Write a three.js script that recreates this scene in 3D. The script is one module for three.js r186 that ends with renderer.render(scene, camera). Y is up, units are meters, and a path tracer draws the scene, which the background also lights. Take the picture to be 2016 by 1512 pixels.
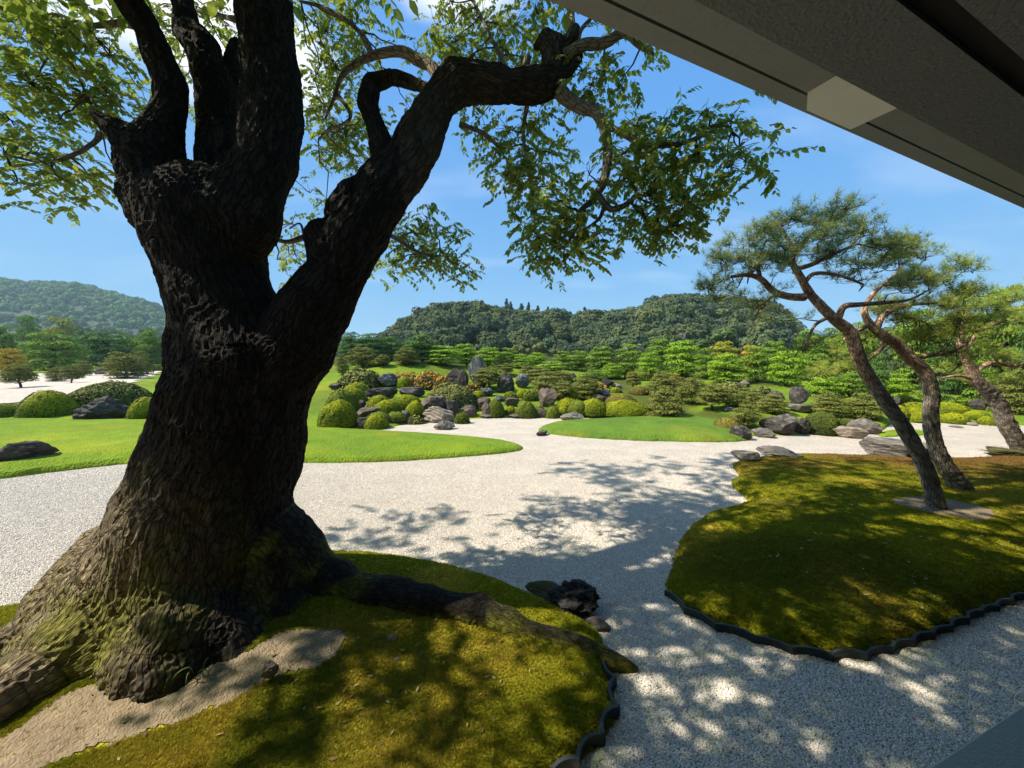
import * as THREE from 'three';
import { mergeGeometries } from 'three/addons/utils/BufferGeometryUtils.js';

// ---------------------------------------------------------------- camera, sky, sun, exposure
const F = 727, EYE = 2.2, PITCH = Math.atan(51 / F);
const scene = new THREE.Scene();
const camera = new THREE.PerspectiveCamera(2 * Math.atan(756 / F) * 180 / Math.PI, 4 / 3, 0.05, 6000);
camera.position.set(0, EYE, 0);
camera.rotation.x = -PITCH;
scene.add(camera);
const renderer = new THREE.WebGLRenderer({ antialias: true });
renderer.toneMapping = THREE.LinearToneMapping;
renderer.toneMappingExposure = 1.74;
renderer.shadowMap.enabled = true;
const SUN_EL = 49 * Math.PI / 180, SUN_AZ = -5 * Math.PI / 180;   // from the left, a little behind the lens
const SUN = new THREE.Vector3(-Math.cos(SUN_EL) * Math.cos(SUN_AZ), Math.sin(SUN_EL), -Math.cos(SUN_EL) * Math.sin(SUN_AZ));
const sun = new THREE.DirectionalLight(new THREE.Color().setRGB(1, 0.91, 0.76), 5);
sun.position.copy(SUN).multiplyScalar(60);
sun.castShadow = true;
Object.assign(sun.shadow.camera, { left: -40, right: 40, top: 40, bottom: -40, near: 1, far: 160 });
sun.shadow.mapSize.set(4096, 4096);
scene.add(sun);

// ---------------------------------------------------------------- random numbers and noise
function rng(seed) { let a = (seed * 2654435761) >>> 0; return () => { a = (a + 0x6D2B79F5) | 0; let t = Math.imul(a ^ (a >>> 15), 1 | a); t = (t + Math.imul(t ^ (t >>> 7), 61 | t)) ^ t; return ((t ^ (t >>> 14)) >>> 0) / 4294967296; }; }
function h3(x, y, z) { let h = Math.imul(x, 374761393) ^ Math.imul(y, 668265263) ^ Math.imul(z, 2147483629); h = Math.imul(h ^ (h >>> 13), 1274126177); h = Math.imul(h ^ (h >>> 15), 2246822519); return ((h ^ (h >>> 16)) >>> 0) / 4294967296; }
function vn(x, y, z) {           // value noise -1..1
  const X = Math.floor(x), Y = Math.floor(y), Z = Math.floor(z);
  let u = x - X, v = y - Y, w = z - Z; u = u * u * (3 - 2 * u); v = v * v * (3 - 2 * v); w = w * w * (3 - 2 * w);
  const l = (a, b, t) => a + (b - a) * t;
  return 2 * l(l(l(h3(X, Y, Z), h3(X + 1, Y, Z), u), l(h3(X, Y + 1, Z), h3(X + 1, Y + 1, Z), u), v), l(l(h3(X, Y, Z + 1), h3(X + 1, Y, Z + 1), u), l(h3(X, Y + 1, Z + 1), h3(X + 1, Y + 1, Z + 1), u), v), w) - 1;
}
function fbm(x, y, z, o = 4) { let s = 0, a = 0.5, n = 0; for (let i = 0; i < o; i++) { s += a * vn(x, y, z); n += a; a *= 0.5; x = x * 2.03 + 7.1; y = y * 2.03 + 3.7; z = z * 2.03 + 1.9; } return s / n; }
function worley(x, y, z) {       // [F1, F2, id]
  const X = Math.floor(x), Y = Math.floor(y), Z = Math.floor(z); let a = 9, b = 9, id = 0;
  for (let i = -1; i < 2; i++) for (let j = -1; j < 2; j++) for (let k = -1; k < 2; k++) {
    const cx = X + i, cy = Y + j, cz = Z + k, dx = cx + h3(cx, cy, cz) - x, dy = cy + h3(cy + 17, cz, cx) - y, dz = cz + h3(cz, cx + 31, cy) - z, d = dx * dx + dy * dy + dz * dz;
    if (d < a) { b = a; a = d; id = h3(cx + 5, cy + 9, cz + 13); } else if (d < b) b = d;
  }
  return [Math.sqrt(a), Math.sqrt(b), id];
}
const clamp = (x, a = 0, b = 1) => Math.min(b, Math.max(a, x)), lerp = (a, b, t) => a + (b - a) * t, sstep = (a, b, x) => { const t = clamp((x - a) / (b - a)); return t * t * (3 - 2 * t); };
const lin = (c) => (c /= 255) <= 0.04045 ? c / 12.92 : ((c + 0.055) / 1.055) ** 2.4;
const V = (x, y, z) => new THREE.Vector3(x, y, z);

// the sky: clear blue, paler towards the horizon and the sun, some white cloud
{
  const w = 1536, h = 768, d = new Float32Array(w * h * 4);
  const puffs = [[-41, 34, 15, 9], [-28, 33, 9, 7], [-60, 40, 16, 9], [-8, 43, 12, 5], [70, 48, 20, 8], [120, 30, 22, 9], [-130, 34, 22, 10], [170, 45, 20, 8], [-100, 58, 16, 8]];
  for (let j = 0; j < h; j++) for (let i = 0; i < w; i++) {
    const el = ((j + 0.5) / h - 0.5) * Math.PI, ph = ((i + 0.5) / w - 0.5) * 2 * Math.PI, x = Math.cos(el) * Math.cos(ph), y = Math.sin(el), z = Math.cos(el) * Math.sin(ph);
    const e = Math.max(0, el * 57.3), t = 1 - Math.exp(-e / 26), s = Math.max(0, x * SUN.x + y * SUN.y + z * SUN.z);
    let c = [lerp(0.165, 0.036, t), lerp(0.365, 0.168, t), lerp(0.56, 0.49, t)];
    const hz = Math.exp(-e / 5); c = [lerp(c[0], 0.19, hz), lerp(c[1], 0.385, hz), lerp(c[2], 0.55, hz)];
    const glow = 0.16 * s ** 6 + 0.07 * s * s; c = [c[0] + glow * 0.62, c[1] + glow * 0.72, c[2] + glow * 0.5];
    const az = Math.atan2(x, -z) * 57.3; let m = 0;
    for (const [pa, pe, ra, re] of puffs) { let da = Math.abs(az - pa); if (da > 180) da = 360 - da; const q = (da / ra) ** 2 + ((el * 57.3 - pe) / re) ** 2; m = Math.max(m, Math.exp(-q)); }
    const n = fbm(x * 5 / (y + 0.35), z * 5 / (y + 0.35), 3, 6) * 0.5 + 0.5, cl = sstep(0.36, 0.8, m * 0.75 + (n - 0.5) * 0.75) * (y > 0 ? 1 : 0);
    const wisp = 0.10 * sstep(0.5, 0.85, fbm(x * 2.2 / (y + 0.2), z * 6 / (y + 0.2), 9, 5) * 0.5 + 0.5) * sstep(4, 14, e);
    const k = Math.max(cl * 0.85, wisp), o = (j * w + i) * 4; c = c.map((v) => lerp(v, 0.85, k));
    if (y < 0) c = [0.3, 0.34, 0.3];
    d[o] = c[0]; d[o + 1] = c[1]; d[o + 2] = c[2]; d[o + 3] = 1;
  }
  const t = new THREE.DataTexture(d, w, h, THREE.RGBAFormat, THREE.FloatType);
  t.mapping = THREE.EquirectangularReflectionMapping; t.magFilter = t.minFilter = THREE.LinearFilter; t.needsUpdate = true;
  scene.background = t; scene.environment = t;
}
scene.fog = new THREE.FogExp2(new THREE.Color().setRGB(0.62, 0.86, 1.0), 0.00035);

// ---------------------------------------------------------------- seeing where a point of the photograph lies in the garden
const cp = Math.cos(PITCH), sp = Math.sin(PITCH);
function ray(x, y) { const a = (x - 1008) / F, b = (756 - y) / F; return V(a, b * cp - sp, -cp - b * sp); }
const P = (x, y, d) => { const r = ray(x, y); return V(0, EYE, 0).addScaledVector(r, d); };
const G = (x, y, h = 0) => { const r = ray(x, y); return V(0, EYE, 0).addScaledVector(r, (h - EYE) / r.y); };
const cosAt = (x) => 1 / Math.hypot(1, (x - 1008) / F);

// ---------------------------------------------------------------- helpers for things
const used = new Map();
function numbered(n) { const k = used.get(n) || 0; used.set(n, k + 1); return k ? n + '_' + String(k).padStart(3, '0') : n; }
function tag(o, label, category, group, kind) { if (label) o.userData.label = label; if (category) o.userData.category = category; if (group) o.userData.group = group; if (kind) o.userData.kind = kind; return o; }
function thing(name, label, category, group, pos) { const o = new THREE.Group(); o.name = numbered(name); if (pos) o.position.copy(pos); scene.add(o); return tag(o, label, category, group); }
function mesh(name, g, m, parent = scene) { const o = new THREE.Mesh(g, m); o.name = parent === scene ? numbered(name) : name; o.castShadow = o.receiveShadow = true; parent.add(o); return o; }
function struct(name, g, m) { const o = mesh(name, g, m); o.userData.kind = 'structure'; return o; }
const mat = (rgb, o = {}) => new THREE.MeshPhysicalMaterial({ color: new THREE.Color().setRGB(...rgb), roughness: 0.9, specularIntensity: 0.35, side: THREE.DoubleSide, ...o });
const vmat = (o = {}) => mat([1, 1, 1], { vertexColors: true, ...o });
const leafy = (o = {}) => vmat({ transmission: 0.3, roughness: 0.85, thickness: 0, ...o });
// triangle soup with a colour per triangle
class Soup {
  constructor() { this.p = []; this.c = []; this.n = []; this.uvs = []; }
  tri(a, b, c, col, n) {
    this.p.push(a.x, a.y, a.z, b.x, b.y, b.z, c.x, c.y, c.z);
    for (let i = 0; i < 3; i++) this.c.push(col[0], col[1], col[2]);
    if (!n) { const ux = b.x - a.x, uy = b.y - a.y, uz = b.z - a.z, vx = c.x - a.x, vy = c.y - a.y, vz = c.z - a.z; let x = uy * vz - uz * vy, y = uz * vx - ux * vz, z = ux * vy - uy * vx; const l = Math.hypot(x, y, z) || 1; n = { x: x / l, y: y / l, z: z / l }; }
    for (let i = 0; i < 3; i++) this.n.push(n.x, n.y, n.z);
  }
  geo() {
    const g = new THREE.BufferGeometry();
    g.setAttribute('position', new THREE.BufferAttribute(new Float32Array(this.p), 3)); g.setAttribute('normal', new THREE.BufferAttribute(new Float32Array(this.n), 3)); g.setAttribute('color', new THREE.BufferAttribute(new Float32Array(this.c), 3));
    return g;
  }
}
function indexed(pos, idx, col, uv, normals = true) {
  const g = new THREE.BufferGeometry(); g.setAttribute('position', new THREE.BufferAttribute(new Float32Array(pos), 3));
  if (col) g.setAttribute('color', new THREE.BufferAttribute(new Float32Array(col), 3));
  if (uv) g.setAttribute('uv', new THREE.BufferAttribute(new Float32Array(uv), 2));
  g.setIndex(idx); if (normals) g.computeVertexNormals(); return g;
}
// a tapering tube through points with radii; skin(p, along, angle) -> [bulge, r, g, b]
function tube(pts, rad, o = {}) {
  const curve = new THREE.CatmullRomCurve3(pts, false, 'centripetal'), L = curve.getLength(), seg = o.seg || Math.max(3, Math.round(L / (o.step || 0.08))), sides = o.sides || 8, pos = [], col = [], uv = [], idx = [];
  let nrm = null; const m = pts.length - 1;
  for (let i = 0; i <= seg; i++) {
    const t = i / seg, p = curve.getPoint(t), T = curve.getTangent(t), k = Math.min(m - 1e-6, t * m), r0 = lerp(rad[Math.floor(k)], rad[Math.floor(k) + 1] ?? rad[m], k % 1);
    if (!nrm) nrm = Math.abs(T.y) < 0.9 ? V(0, 1, 0) : V(1, 0, 0);
    nrm = nrm.clone().addScaledVector(T, -nrm.dot(T)).normalize(); const B = T.clone().cross(nrm);
    for (let j = 0; j <= sides; j++) {
      const a = (j % sides) / sides * 2 * Math.PI, dir = nrm.clone().multiplyScalar(Math.cos(a)).addScaledVector(B, Math.sin(a)), q = p.clone().addScaledVector(dir, r0), s = o.skin ? o.skin(q, t * L, a, r0, dir) : null;
      if (s) q.addScaledVector(dir, s[0]);
      pos.push(q.x, q.y, q.z); uv.push(j / sides * 2 * Math.PI * r0, t * L); if (s) col.push(s[1], s[2], s[3]);
    }
  }
  for (let i = 0; i < seg; i++) for (let j = 0; j < sides; j++) { const a = i * (sides + 1) + j, b = a + sides + 1; idx.push(a, a + 1, b, b, a + 1, b + 1); }
  if (!o.open) { const e = curve.getPoint(1), k = pos.length / 3, b = seg * (sides + 1); pos.push(e.x, e.y, e.z); uv.push(0, L); if (o.skin) col.push(...col.slice(-3)); for (let j = 0; j < sides; j++) idx.push(b + j, b + j + 1, k); }
  return indexed(pos, idx, o.skin ? col : null, uv);
}
// computed textures: f(u, v) in 0..1 (tiling is up to f) -> [r, g, b] linear or a height
function tex(n, f, srgb) {
  const d = new Uint8Array(n * n * 4), q = (c) => Math.round(255 * clamp(c <= 0.0031308 ? c * 12.92 : 1.055 * c ** (1 / 2.4) - 0.055));
  for (let j = 0; j < n; j++) for (let i = 0; i < n; i++) { const v = f((i + 0.5) / n, (j + 0.5) / n), o = (j * n + i) * 4; if (srgb) { d[o] = q(v[0]); d[o + 1] = q(v[1]); d[o + 2] = q(v[2]); } else d[o] = d[o + 1] = d[o + 2] = 255 * clamp(v); d[o + 3] = 255; }
  const t = new THREE.DataTexture(d, n, n); t.wrapS = t.wrapT = THREE.RepeatWrapping; t.magFilter = t.minFilter = THREE.LinearFilter; if (srgb) t.colorSpace = THREE.SRGBColorSpace; t.needsUpdate = true; return t;
}
function rep(t, s) { const c = t.clone(); c.repeat.set(s, s); c.needsUpdate = true; return c; }
// tiling noise on the unit square: lattice of k cells
function tn(u, v, k, s) { const x = u * k, y = v * k, X = Math.floor(x), Y = Math.floor(y); let a = x - X, b = y - Y; a = a * a * (3 - 2 * a); b = b * b * (3 - 2 * b); const g = (i, j) => h3(((X + i) % k + k) % k, ((Y + j) % k + k) % k, s); return lerp(lerp(g(0, 0), g(1, 0), a), lerp(g(0, 1), g(1, 1), a), b); }
function twa(u, v, kx, ky, s) { const x = u * kx, y = v * ky, X = Math.floor(x), Y = Math.floor(y); let a = 9, b = 9, id = 0; for (let i = -1; i < 2; i++) for (let j = -1; j < 2; j++) { const ci = ((X + i) % kx + kx) % kx, cj = ((Y + j) % ky + ky) % ky, dx = X + i + h3(ci, cj, s) - x, dy = Y + j + h3(cj, ci, s + 7) - y, d = dx * dx + dy * dy; if (d < a) { b = a; a = d; id = h3(ci, cj, s + 3); } else if (d < b) b = d; } return [Math.sqrt(a), Math.sqrt(b), id]; }
function tw(u, v, k, s) { const x = u * k, y = v * k, X = Math.floor(x), Y = Math.floor(y); let a = 9, b = 9, id = 0; for (let i = -1; i < 2; i++) for (let j = -1; j < 2; j++) { const ci = ((X + i) % k + k) % k, cj = ((Y + j) % k + k) % k, dx = X + i + h3(ci, cj, s) - x, dy = Y + j + h3(cj, ci, s + 7) - y, d = dx * dx + dy * dy; if (d < a) { b = a; a = d; id = h3(ci, cj, s + 3); } else if (d < b) b = d; } return [Math.sqrt(a), Math.sqrt(b), id]; }

// ---------------------------------------------------------------- the ground
const SHORE = [[-2200, 872], [-900, 846], [-300, 832], [0, 828], [330, 832], [640, 849], [765, 844], [800, 836], [900, 826], [1000, 823.5], [1100, 823.5], [1180, 826], [1300, 829], [1400, 848], [1450, 862], [1590, 857], [1735, 852], [1758, 834], [1850, 834], [2016, 839], [2500, 850], [3200, 862]].map(([x, y]) => { const p = G(x, y); return [p.x / -p.z, -p.z]; });
function table(T, a) { if (a <= T[0][0]) return T[0][1]; for (let i = 1; i < T.length; i++) if (a < T[i][0]) return lerp(T[i - 1][1], T[i][1], (a - T[i - 1][0]) / (T[i][0] - T[i - 1][0])); return T[T.length - 1][1]; }
const shore = (a) => table(SHORE, a);
function land(x, z) {            // height of the garden ground beyond the gravel
  const d = -z; if (d < 3) return -0.12;
  const a = x / d, e = d - shore(a);
  if (e < -0.4) return -0.12;
  const slope = lerp(lerp(0.022, 0.105, sstep(-0.86, -0.56, a)), 0.075, sstep(0.75, 0.95, a));
  let h = lerp(-0.12, 0.08, sstep(-0.4, 0.5, e)) + slope * (Math.min(e, 15) + Math.max(0, Math.min(e - 15, 25)) * 0.3) * sstep(0, 1, e);
  const g = (px, dd, sx, sz, H) => { const cx = (px - 1008) / F * dd; h += H * Math.exp(-(((x - cx) / sx) ** 2) - ((d - dd) / sz) ** 2); };
  g(800, 22.5, 3.6, 3.2, 0.78); g(1000, 23.5, 3.6, 3, 0.42); g(330, 26, 5, 5, 0.35);
  h += 0.05 * fbm(x * 0.4, z * 0.4, 2, 3) * sstep(1, 3, e);
  return Math.max(-0.12, h - 0.02 * Math.max(0, d - 70));
}
// where the sight line through a point of the photograph meets the land
function T(x, y) {
  const r = ray(x, y); let lo = 4, hi = 4;
  for (let d = 4; d < 90; d += 0.1) { const px = r.x * d, pz = r.z * d, py = EYE + r.y * d; hi = d; if (py < Math.max(0, land(px, pz))) break; lo = d; }
  const d = (lo + hi) / 2, px = r.x * d, pz = r.z * d; return V(px, Math.max(0, land(px, pz)), pz);
}
const grassTex = tex(512, (u, v) => { const n = tn(u, v, 8, 1) * 0.3 + tn(u, v, 31, 2) * 0.3 + tn(u, v, 128, 3) * 0.4, m = 0.62 + 0.55 * n; return [m * lerp(1.1, 0.85, tn(u, v, 12, 5)), m, m * 0.9]; }, true);
const grassBump = tex(512, (u, v) => tn(u, v, 120, 6) * 0.6 + tn(u, v, 60, 4) * 0.4);
const grassMat = vmat({ map: rep(grassTex, 0.5), bumpMap: rep(grassBump, 0.5), bumpScale: 0.03, roughness: 0.95, specularIntensity: 0.15, sheen: 0.3, sheenColor: new THREE.Color(0.3, 0.45, 0.1), sheenRoughness: 0.7 });
const GRASS = (x, z) => { const n = fbm(x * 0.35, z * 0.35, 4, 4), m = fbm(x * 1.7, z * 1.7, 8, 4), k = sstep(0.15, 0.5, fbm(x * 0.6 + 5, z * 0.6, 2, 4)); return [0.172 + 0.05 * n + 0.045 * m + 0.05 * k, 0.255 + 0.05 * n + 0.05 * m + 0.01 * k, 0.022]; };
{
  const pos = [], col = [], uv = [], idx = [], na = 420, es = [];
  for (let e = -0.6; e < 0.8; e += 0.1) es.push(e); for (let e = 0.8; e < 30; e += 0.22) es.push(e); for (let e = 30; e < 80; e += 1.2) es.push(e); for (let e = 80; e < 900; e *= 1.25) es.push(e);
  for (let i = 0; i <= na; i++) {
    const a = Math.tan(lerp(-1.2, 1.2, i / na)), D = shore(a);
    es.forEach((e) => { const z = -(D + e), x = a * -z; pos.push(x, land(x, z), z); uv.push(x, z); let c = GRASS(x, z); const k = Math.max(sstep(25, 29, -z + 2 * fbm(x * 0.3, z * 0.3, 2, 3)) * sstep(-0.9, -0.7, x / -z), sstep(0.0, 0.3, fbm(x * 0.5, z * 0.5, 21, 4)) * sstep(0.3, 1.5, e) * (x / -z > 0.25 ? 0.8 : 0.35)); c = [lerp(c[0], 0.06, k), lerp(c[1], 0.062, k), lerp(c[2], 0.022, k)]; col.push(...c); });
  }
  const m = es.length;
  for (let i = 0; i < na; i++) for (let j = 0; j < m - 1; j++) { const k = i * m + j; idx.push(k, k + m, k + 1, k + 1, k + m, k + m + 1); }
  struct('ground', indexed(pos, idx.reverse(), col, uv), grassMat);
  const far = new THREE.CircleGeometry(1600, 64); far.rotateX(-Math.PI / 2);
  struct('land', far, mat([0.1, 0.13, 0.05])).position.y = -0.4;
}
// the white gravel: one sheet, and loose stones lying on its near part
const PEB = [[0.66, 0.62, 0.55], [0.74, 0.71, 0.65], [0.56, 0.51, 0.44], [0.53, 0.49, 0.43], [0.71, 0.65, 0.55], [0.46, 0.42, 0.37], [0.65, 0.61, 0.56]];
const gravelTex = tex(1024, (u, v) => { const [a, b, id] = tw(u, v, 170, 1), c = PEB[Math.floor(id * 6.99)], s = lerp(0.55, 1.06, sstep(0.04, 0.3, b - a)) * (0.92 + 0.16 * tn(u, v, 6, 4)); return c.map((x) => x * s); }, true);
const gravelBump = tex(1024, (u, v) => { const [a, b, id] = tw(u, v, 170, 1); return sstep(0, 0.45, b - a) * (0.6 + 0.4 * id); });
const gravelMat = mat([1.12, 1.06, 0.97], { map: rep(gravelTex, 0.52), bumpMap: rep(gravelBump, 0.52), bumpScale: 0.008, roughness: 0.92 });
{
  const s = new THREE.Shape(); s.moveTo(-60, 6);
  for (let i = 0; i <= 160; i++) { const a = Math.tan(lerp(-1.2, 1.15, i / 160)), d = shore(a) + 0.35; s.lineTo(a * d, -d); }
  s.lineTo(60, 6); s.closePath();
  const g = new THREE.ShapeGeometry(s), p = g.attributes.position, uv = [];
  for (let i = 0; i < p.count; i++) { const x = p.getX(i), y = p.getY(i); uv.push(x, y); p.setXYZ(i, x, 0, y); }
  g.setAttribute('uv', new THREE.BufferAttribute(new Float32Array(uv), 2));
  const ix = g.index.array; for (let i = 0; i < ix.length; i += 3) { const t = ix[i]; ix[i] = ix[i + 1]; ix[i + 1] = t; }
  g.computeVertexNormals(); struct('gravel', g, gravelMat);
}
// a raised bed: star-shaped outline round a centre, a lip, a swelling top
class Bed {
  constructor(centre, pts, o) {
    this.c = centre; this.o = o; const N = this.N = 900, closed = new THREE.CatmullRomCurve3(pts.map((p) => V(p.x, 0, p.z)), true, 'centripetal'), R = this.R = new Float32Array(N), hit = new Uint8Array(N);
    const c = closed.getSpacedPoints(6000);
    for (const p of c) { const a = Math.atan2(p.z - centre.z, p.x - centre.x), k = Math.floor((a / (2 * Math.PI) + 0.5) * N) % N; const r = Math.hypot(p.x - centre.x, p.z - centre.z); R[k] = hit[k] ? Math.max(R[k], r) : r; hit[k] = 1; }
    for (let k = 0; k < N; k++) if (!hit[k]) { let a = k, b = k, i = 0, j = 0; while (!hit[(a + N) % N]) { a--; i++; } while (!hit[b % N]) { b++; j++; } R[k] = lerp(R[(a + N) % N], R[b % N], i / (i + j)); }
    for (let k = 0; k < N; k++) { const a = k / N * 2 * Math.PI; R[k] *= 1; R[k] += (o.ragged || 0) * vn(Math.cos(a) * R[k] * 6, Math.sin(a) * R[k] * 6, 3); }
  }
  rad(x, z) { const k = ((Math.atan2(z - this.c.z, x - this.c.x) / (2 * Math.PI) + 0.5) * this.N + this.N - 0.5) % this.N, i = Math.floor(k) % this.N; return Math.hypot(x - this.c.x, z - this.c.z) / lerp(this.R[i], this.R[(i + 1) % this.N], k - Math.floor(k)); }
  h(x, z) { const o = this.o, r = this.rad(x, z); if (r >= 1) return 0; const d = (1 - r) * Math.hypot(x - this.c.x, z - this.c.z) / Math.max(r, 0.05); return o.lip * Math.sqrt(clamp(d / o.round)) + (o.top) * (1 - r ** 2.2) + (o.bump ? o.bump(x, z) : 0) * sstep(1, 0.86, r); }
  geo(rings, col, even) {
    const pos = [], cl = [], uv = [], idx = [], N = this.N, st = [];
    for (let i = 0; i <= rings; i++) { const t = i / rings; st.push(even ? t : 1 - (1 - t) ** 1.6); }
    st.push(1.0005);
    st.forEach((r, i) => { for (let k = 0; k < N; k++) { const a = ((k + 0.5) / N - 0.5) * 2 * Math.PI, R = this.R[k] * Math.max(r, 1e-4), x = this.c.x + Math.cos(a) * R, z = this.c.z + Math.sin(a) * R; pos.push(x, i === st.length - 1 ? -0.05 : Math.max(0.002, this.h(x, z)), z); uv.push(x, z); cl.push(...col(x, z, r)); } });
    for (let i = 0; i < st.length - 1; i++) for (let k = 0; k < N; k++) { const a = i * N + k, b = i * N + (k + 1) % N; idx.push(a, b, a + N, b, b + N, a + N); }
    const g = indexed(pos, idx, cl, uv); return g;
  }
}
const px = (list, h = 0) => list.map(([x, y]) => G(x, y, h));
const lawnA = new Bed(G(430, 872), [...px([[-700, 1010], [-200, 962], [0, 938], [120, 923], [300, 905], [480, 907], [620, 907], [760, 904.5], [900, 896], [985, 888.5], [1024, 882], [1027, 877], [1000, 869.5], [900, 859], [760, 849.5], [640, 843], [480, 834], [330, 828], [150, 826], [0, 825], [-300, 830], [-800, 850]], 0.05)], { lip: 0.09, round: 0.18, top: 0.16, ragged: 0.03 });
const lawnB = new Bed(G(1300, 846), [...px([[1060, 844], [1068, 838], [1095, 831], [1180, 826], [1240, 822], [1320, 819], [1400, 819], [1450, 827], [1475, 845], [1480, 860], [1450, 866], [1330, 866], [1200, 861.5], [1100, 853.5], [1068, 848]], 0.05)], { lip: 0.1, round: 0.2, top: 0.14, ragged: 0.03 });
tag(struct('lawn', lawnA.geo(70, GRASS), grassMat), null); tag(struct('lawn', lawnB.geo(60, (x, z) => { const c = GRASS(x, z); return [c[0] * 0.78, c[1] * 0.86, c[2] * 1.3]; }), grassMat), null);
// lawn that runs out into the gravel on the right, behind the leaning pines
const lawnC = new Bed(G(1790, 852), px([[1735, 850], [1780, 847], [1830, 851], [1826, 854], [1790, 856.5], [1735, 858]], 0.03), { lip: 0.05, round: 0.15, top: 0.05 });
struct('lawn', lawnC.geo(12, GRASS), grassMat);
// gravel paths on the left behind the lawn
{
  const s = [[-900, 800], [-300, 797], [0, 796], [100, 786], [215, 768], [262, 752], [300, 738], [346, 724], [344, 718], [290, 725], [225, 731], [150, 733], [60, 736], [0, 731], [-300, 726], [-900, 722]].map(([x, y]) => T(x, y)).map((p) => new THREE.Vector2(p.x, p.z));
  const sh = new THREE.Shape(s), box = new THREE.Box2().setFromPoints(s), pos = [], uv = [], idx = [], n = 90, inside = (x, y) => { let c = false; for (let i = 0, j = s.length - 1; i < s.length; j = i++) if ((s[i].y > y) !== (s[j].y > y) && x < (s[j].x - s[i].x) * (y - s[i].y) / (s[j].y - s[i].y) + s[i].x) c = !c; return c; };
  const g = new THREE.ShapeGeometry(sh), grid = new Map(), at = (x, z) => { const k = x.toFixed(3) + z.toFixed(3); if (!grid.has(k)) { grid.set(k, pos.length / 3); pos.push(x, land(x, z) + 0.035, z); uv.push(x, z); } return grid.get(k); };
  const sx = (box.max.x - box.min.x) / 240, sz = (box.max.y - box.min.y) / 110;
  for (let i = 0; i < 240; i++) for (let j = 0; j < 110; j++) { const x = box.min.x + i * sx, z = box.min.y + j * sz; if (inside(x + sx / 2, z + sz / 2)) { const a = at(x, z), b = at(x + sx, z), c = at(x, z + sz), d = at(x + sx, z + sz); idx.push(a, c, b, b, c, d); } }
  struct('gravel_path', indexed(pos, idx, null, uv), gravelMat);
}
// moss beds
const mossTex = tex(512, (u, v) => { const n = tn(u, v, 10, 1) * 0.25 + tn(u, v, 40, 2) * 0.3 + tn(u, v, 150, 3) * 0.45, m = 0.45 + 1.1 * n; return [m * lerp(1.15, 0.8, tn(u, v, 14, 6)), m, m * 0.9]; }, true);
const mossBump = tex(512, (u, v) => tn(u, v, 110, 8) * 0.5 + tn(u, v, 45, 9) * 0.5);
const mossMat = vmat({ map: rep(mossTex, 1.1), bumpMap: rep(mossBump, 1.1), bumpScale: 0.02, roughness: 0.97, specularIntensity: 0.12, sheen: 0.25, sheenColor: new THREE.Color(0.35, 0.4, 0.08), sheenRoughness: 0.8 });
const MOSS = (x, z) => { const n = fbm(x * 0.9, z * 0.9, 14, 4), m = sstep(0.05, 0.5, fbm(x * 1.6, z * 1.6, 31, 4)), o = sstep(0.15, 0.45, fbm(x * 0.8 + 9, z * 0.8, 5, 4)); let c = [0.285 + 0.08 * n, 0.285 + 0.06 * n, 0.014]; c = c.map((v, i) => lerp(v, [0.48, 0.38, 0.045][i], m * 0.75)); return c.map((v, i) => lerp(v, [0.06, 0.075, 0.012][i], o * 0.4)); };
const bedA = new Bed(G(440, 1230), [...px([[640, 1096], [760, 1098], [850, 1108], [950, 1130], [1050, 1172], [1120, 1206], [1182, 1246], [1192, 1290], [1202, 1340], [1208, 1390], [1186, 1438], [1140, 1480], [1060, 1540], [960, 1640], [760, 1800], [400, 1900], [-100, 1900], [-700, 1700], [-1000, 1500], [-500, 1290], [-150, 1222], [0, 1200], [90, 1177], [250, 1140], [450, 1098]], 0.05)],
  { lip: 0.075, round: 0.10, top: 0.11, ragged: 0.015, bump: (x, z) => 0.16 * Math.exp(-(((x + 2.1) / 1.3) ** 2) - ((z + 3.0) / 0.9) ** 2) + 0.03 * fbm(x * 1.3, z * 1.3, 7, 4) });
const bedB = new Bed(G(1700, 1040), [...px([[1444, 915], [1465, 905], [1520, 899], [1580, 894], [1690, 897], [1800, 900], [1900, 903], [2016, 899], [2300, 905], [2600, 960], [2500, 1040], [2250, 1090], [2016, 1163], [1920, 1198], [1860, 1226], [1800, 1248], [1720, 1272], [1660, 1280], [1600, 1275], [1540, 1264], [1470, 1238], [1380, 1208], [1318, 1160], [1314, 1148], [1324, 1110], [1338, 1062], [1360, 1036], [1400, 1010], [1440, 998], [1474, 985], [1458, 968], [1441, 949], [1456, 934]], 0.04)],
  { lip: 0.065, round: 0.12, top: 0.17, ragged: 0.03, bump: (x, z) => 0.05 * fbm(x * 0.8, z * 0.8, 3, 4) });
const BROWN = [0.23, 0.135, 0.035];
const mossB = (x, z) => { const c = MOSS(x, z), p = G(1500, 915), k = 0.75 * sstep(-6.1, -7.3, z + 0.5 * fbm(x, z, 4, 3)) * (0.4 + 0.6 * sstep(-0.3, 0.3, fbm(x * 2, z * 2, 9, 4))) + 0.6 * sstep(6.6, 7.6, x) * sstep(-5.4, -6.2, z); return c.map((v, i) => lerp(v, BROWN[i], clamp(k))); };
tag(mesh('moss_bed', bedA.geo(150, MOSS, true), mossMat), 'low moss covered mound at the foot of the huge old tree', 'moss bed');
tag(mesh('moss_bed', bedB.geo(150, mossB, true), mossMat), 'large kidney shaped moss mound under the leaning pines, edged with dark tiles', 'moss bed');
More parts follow.
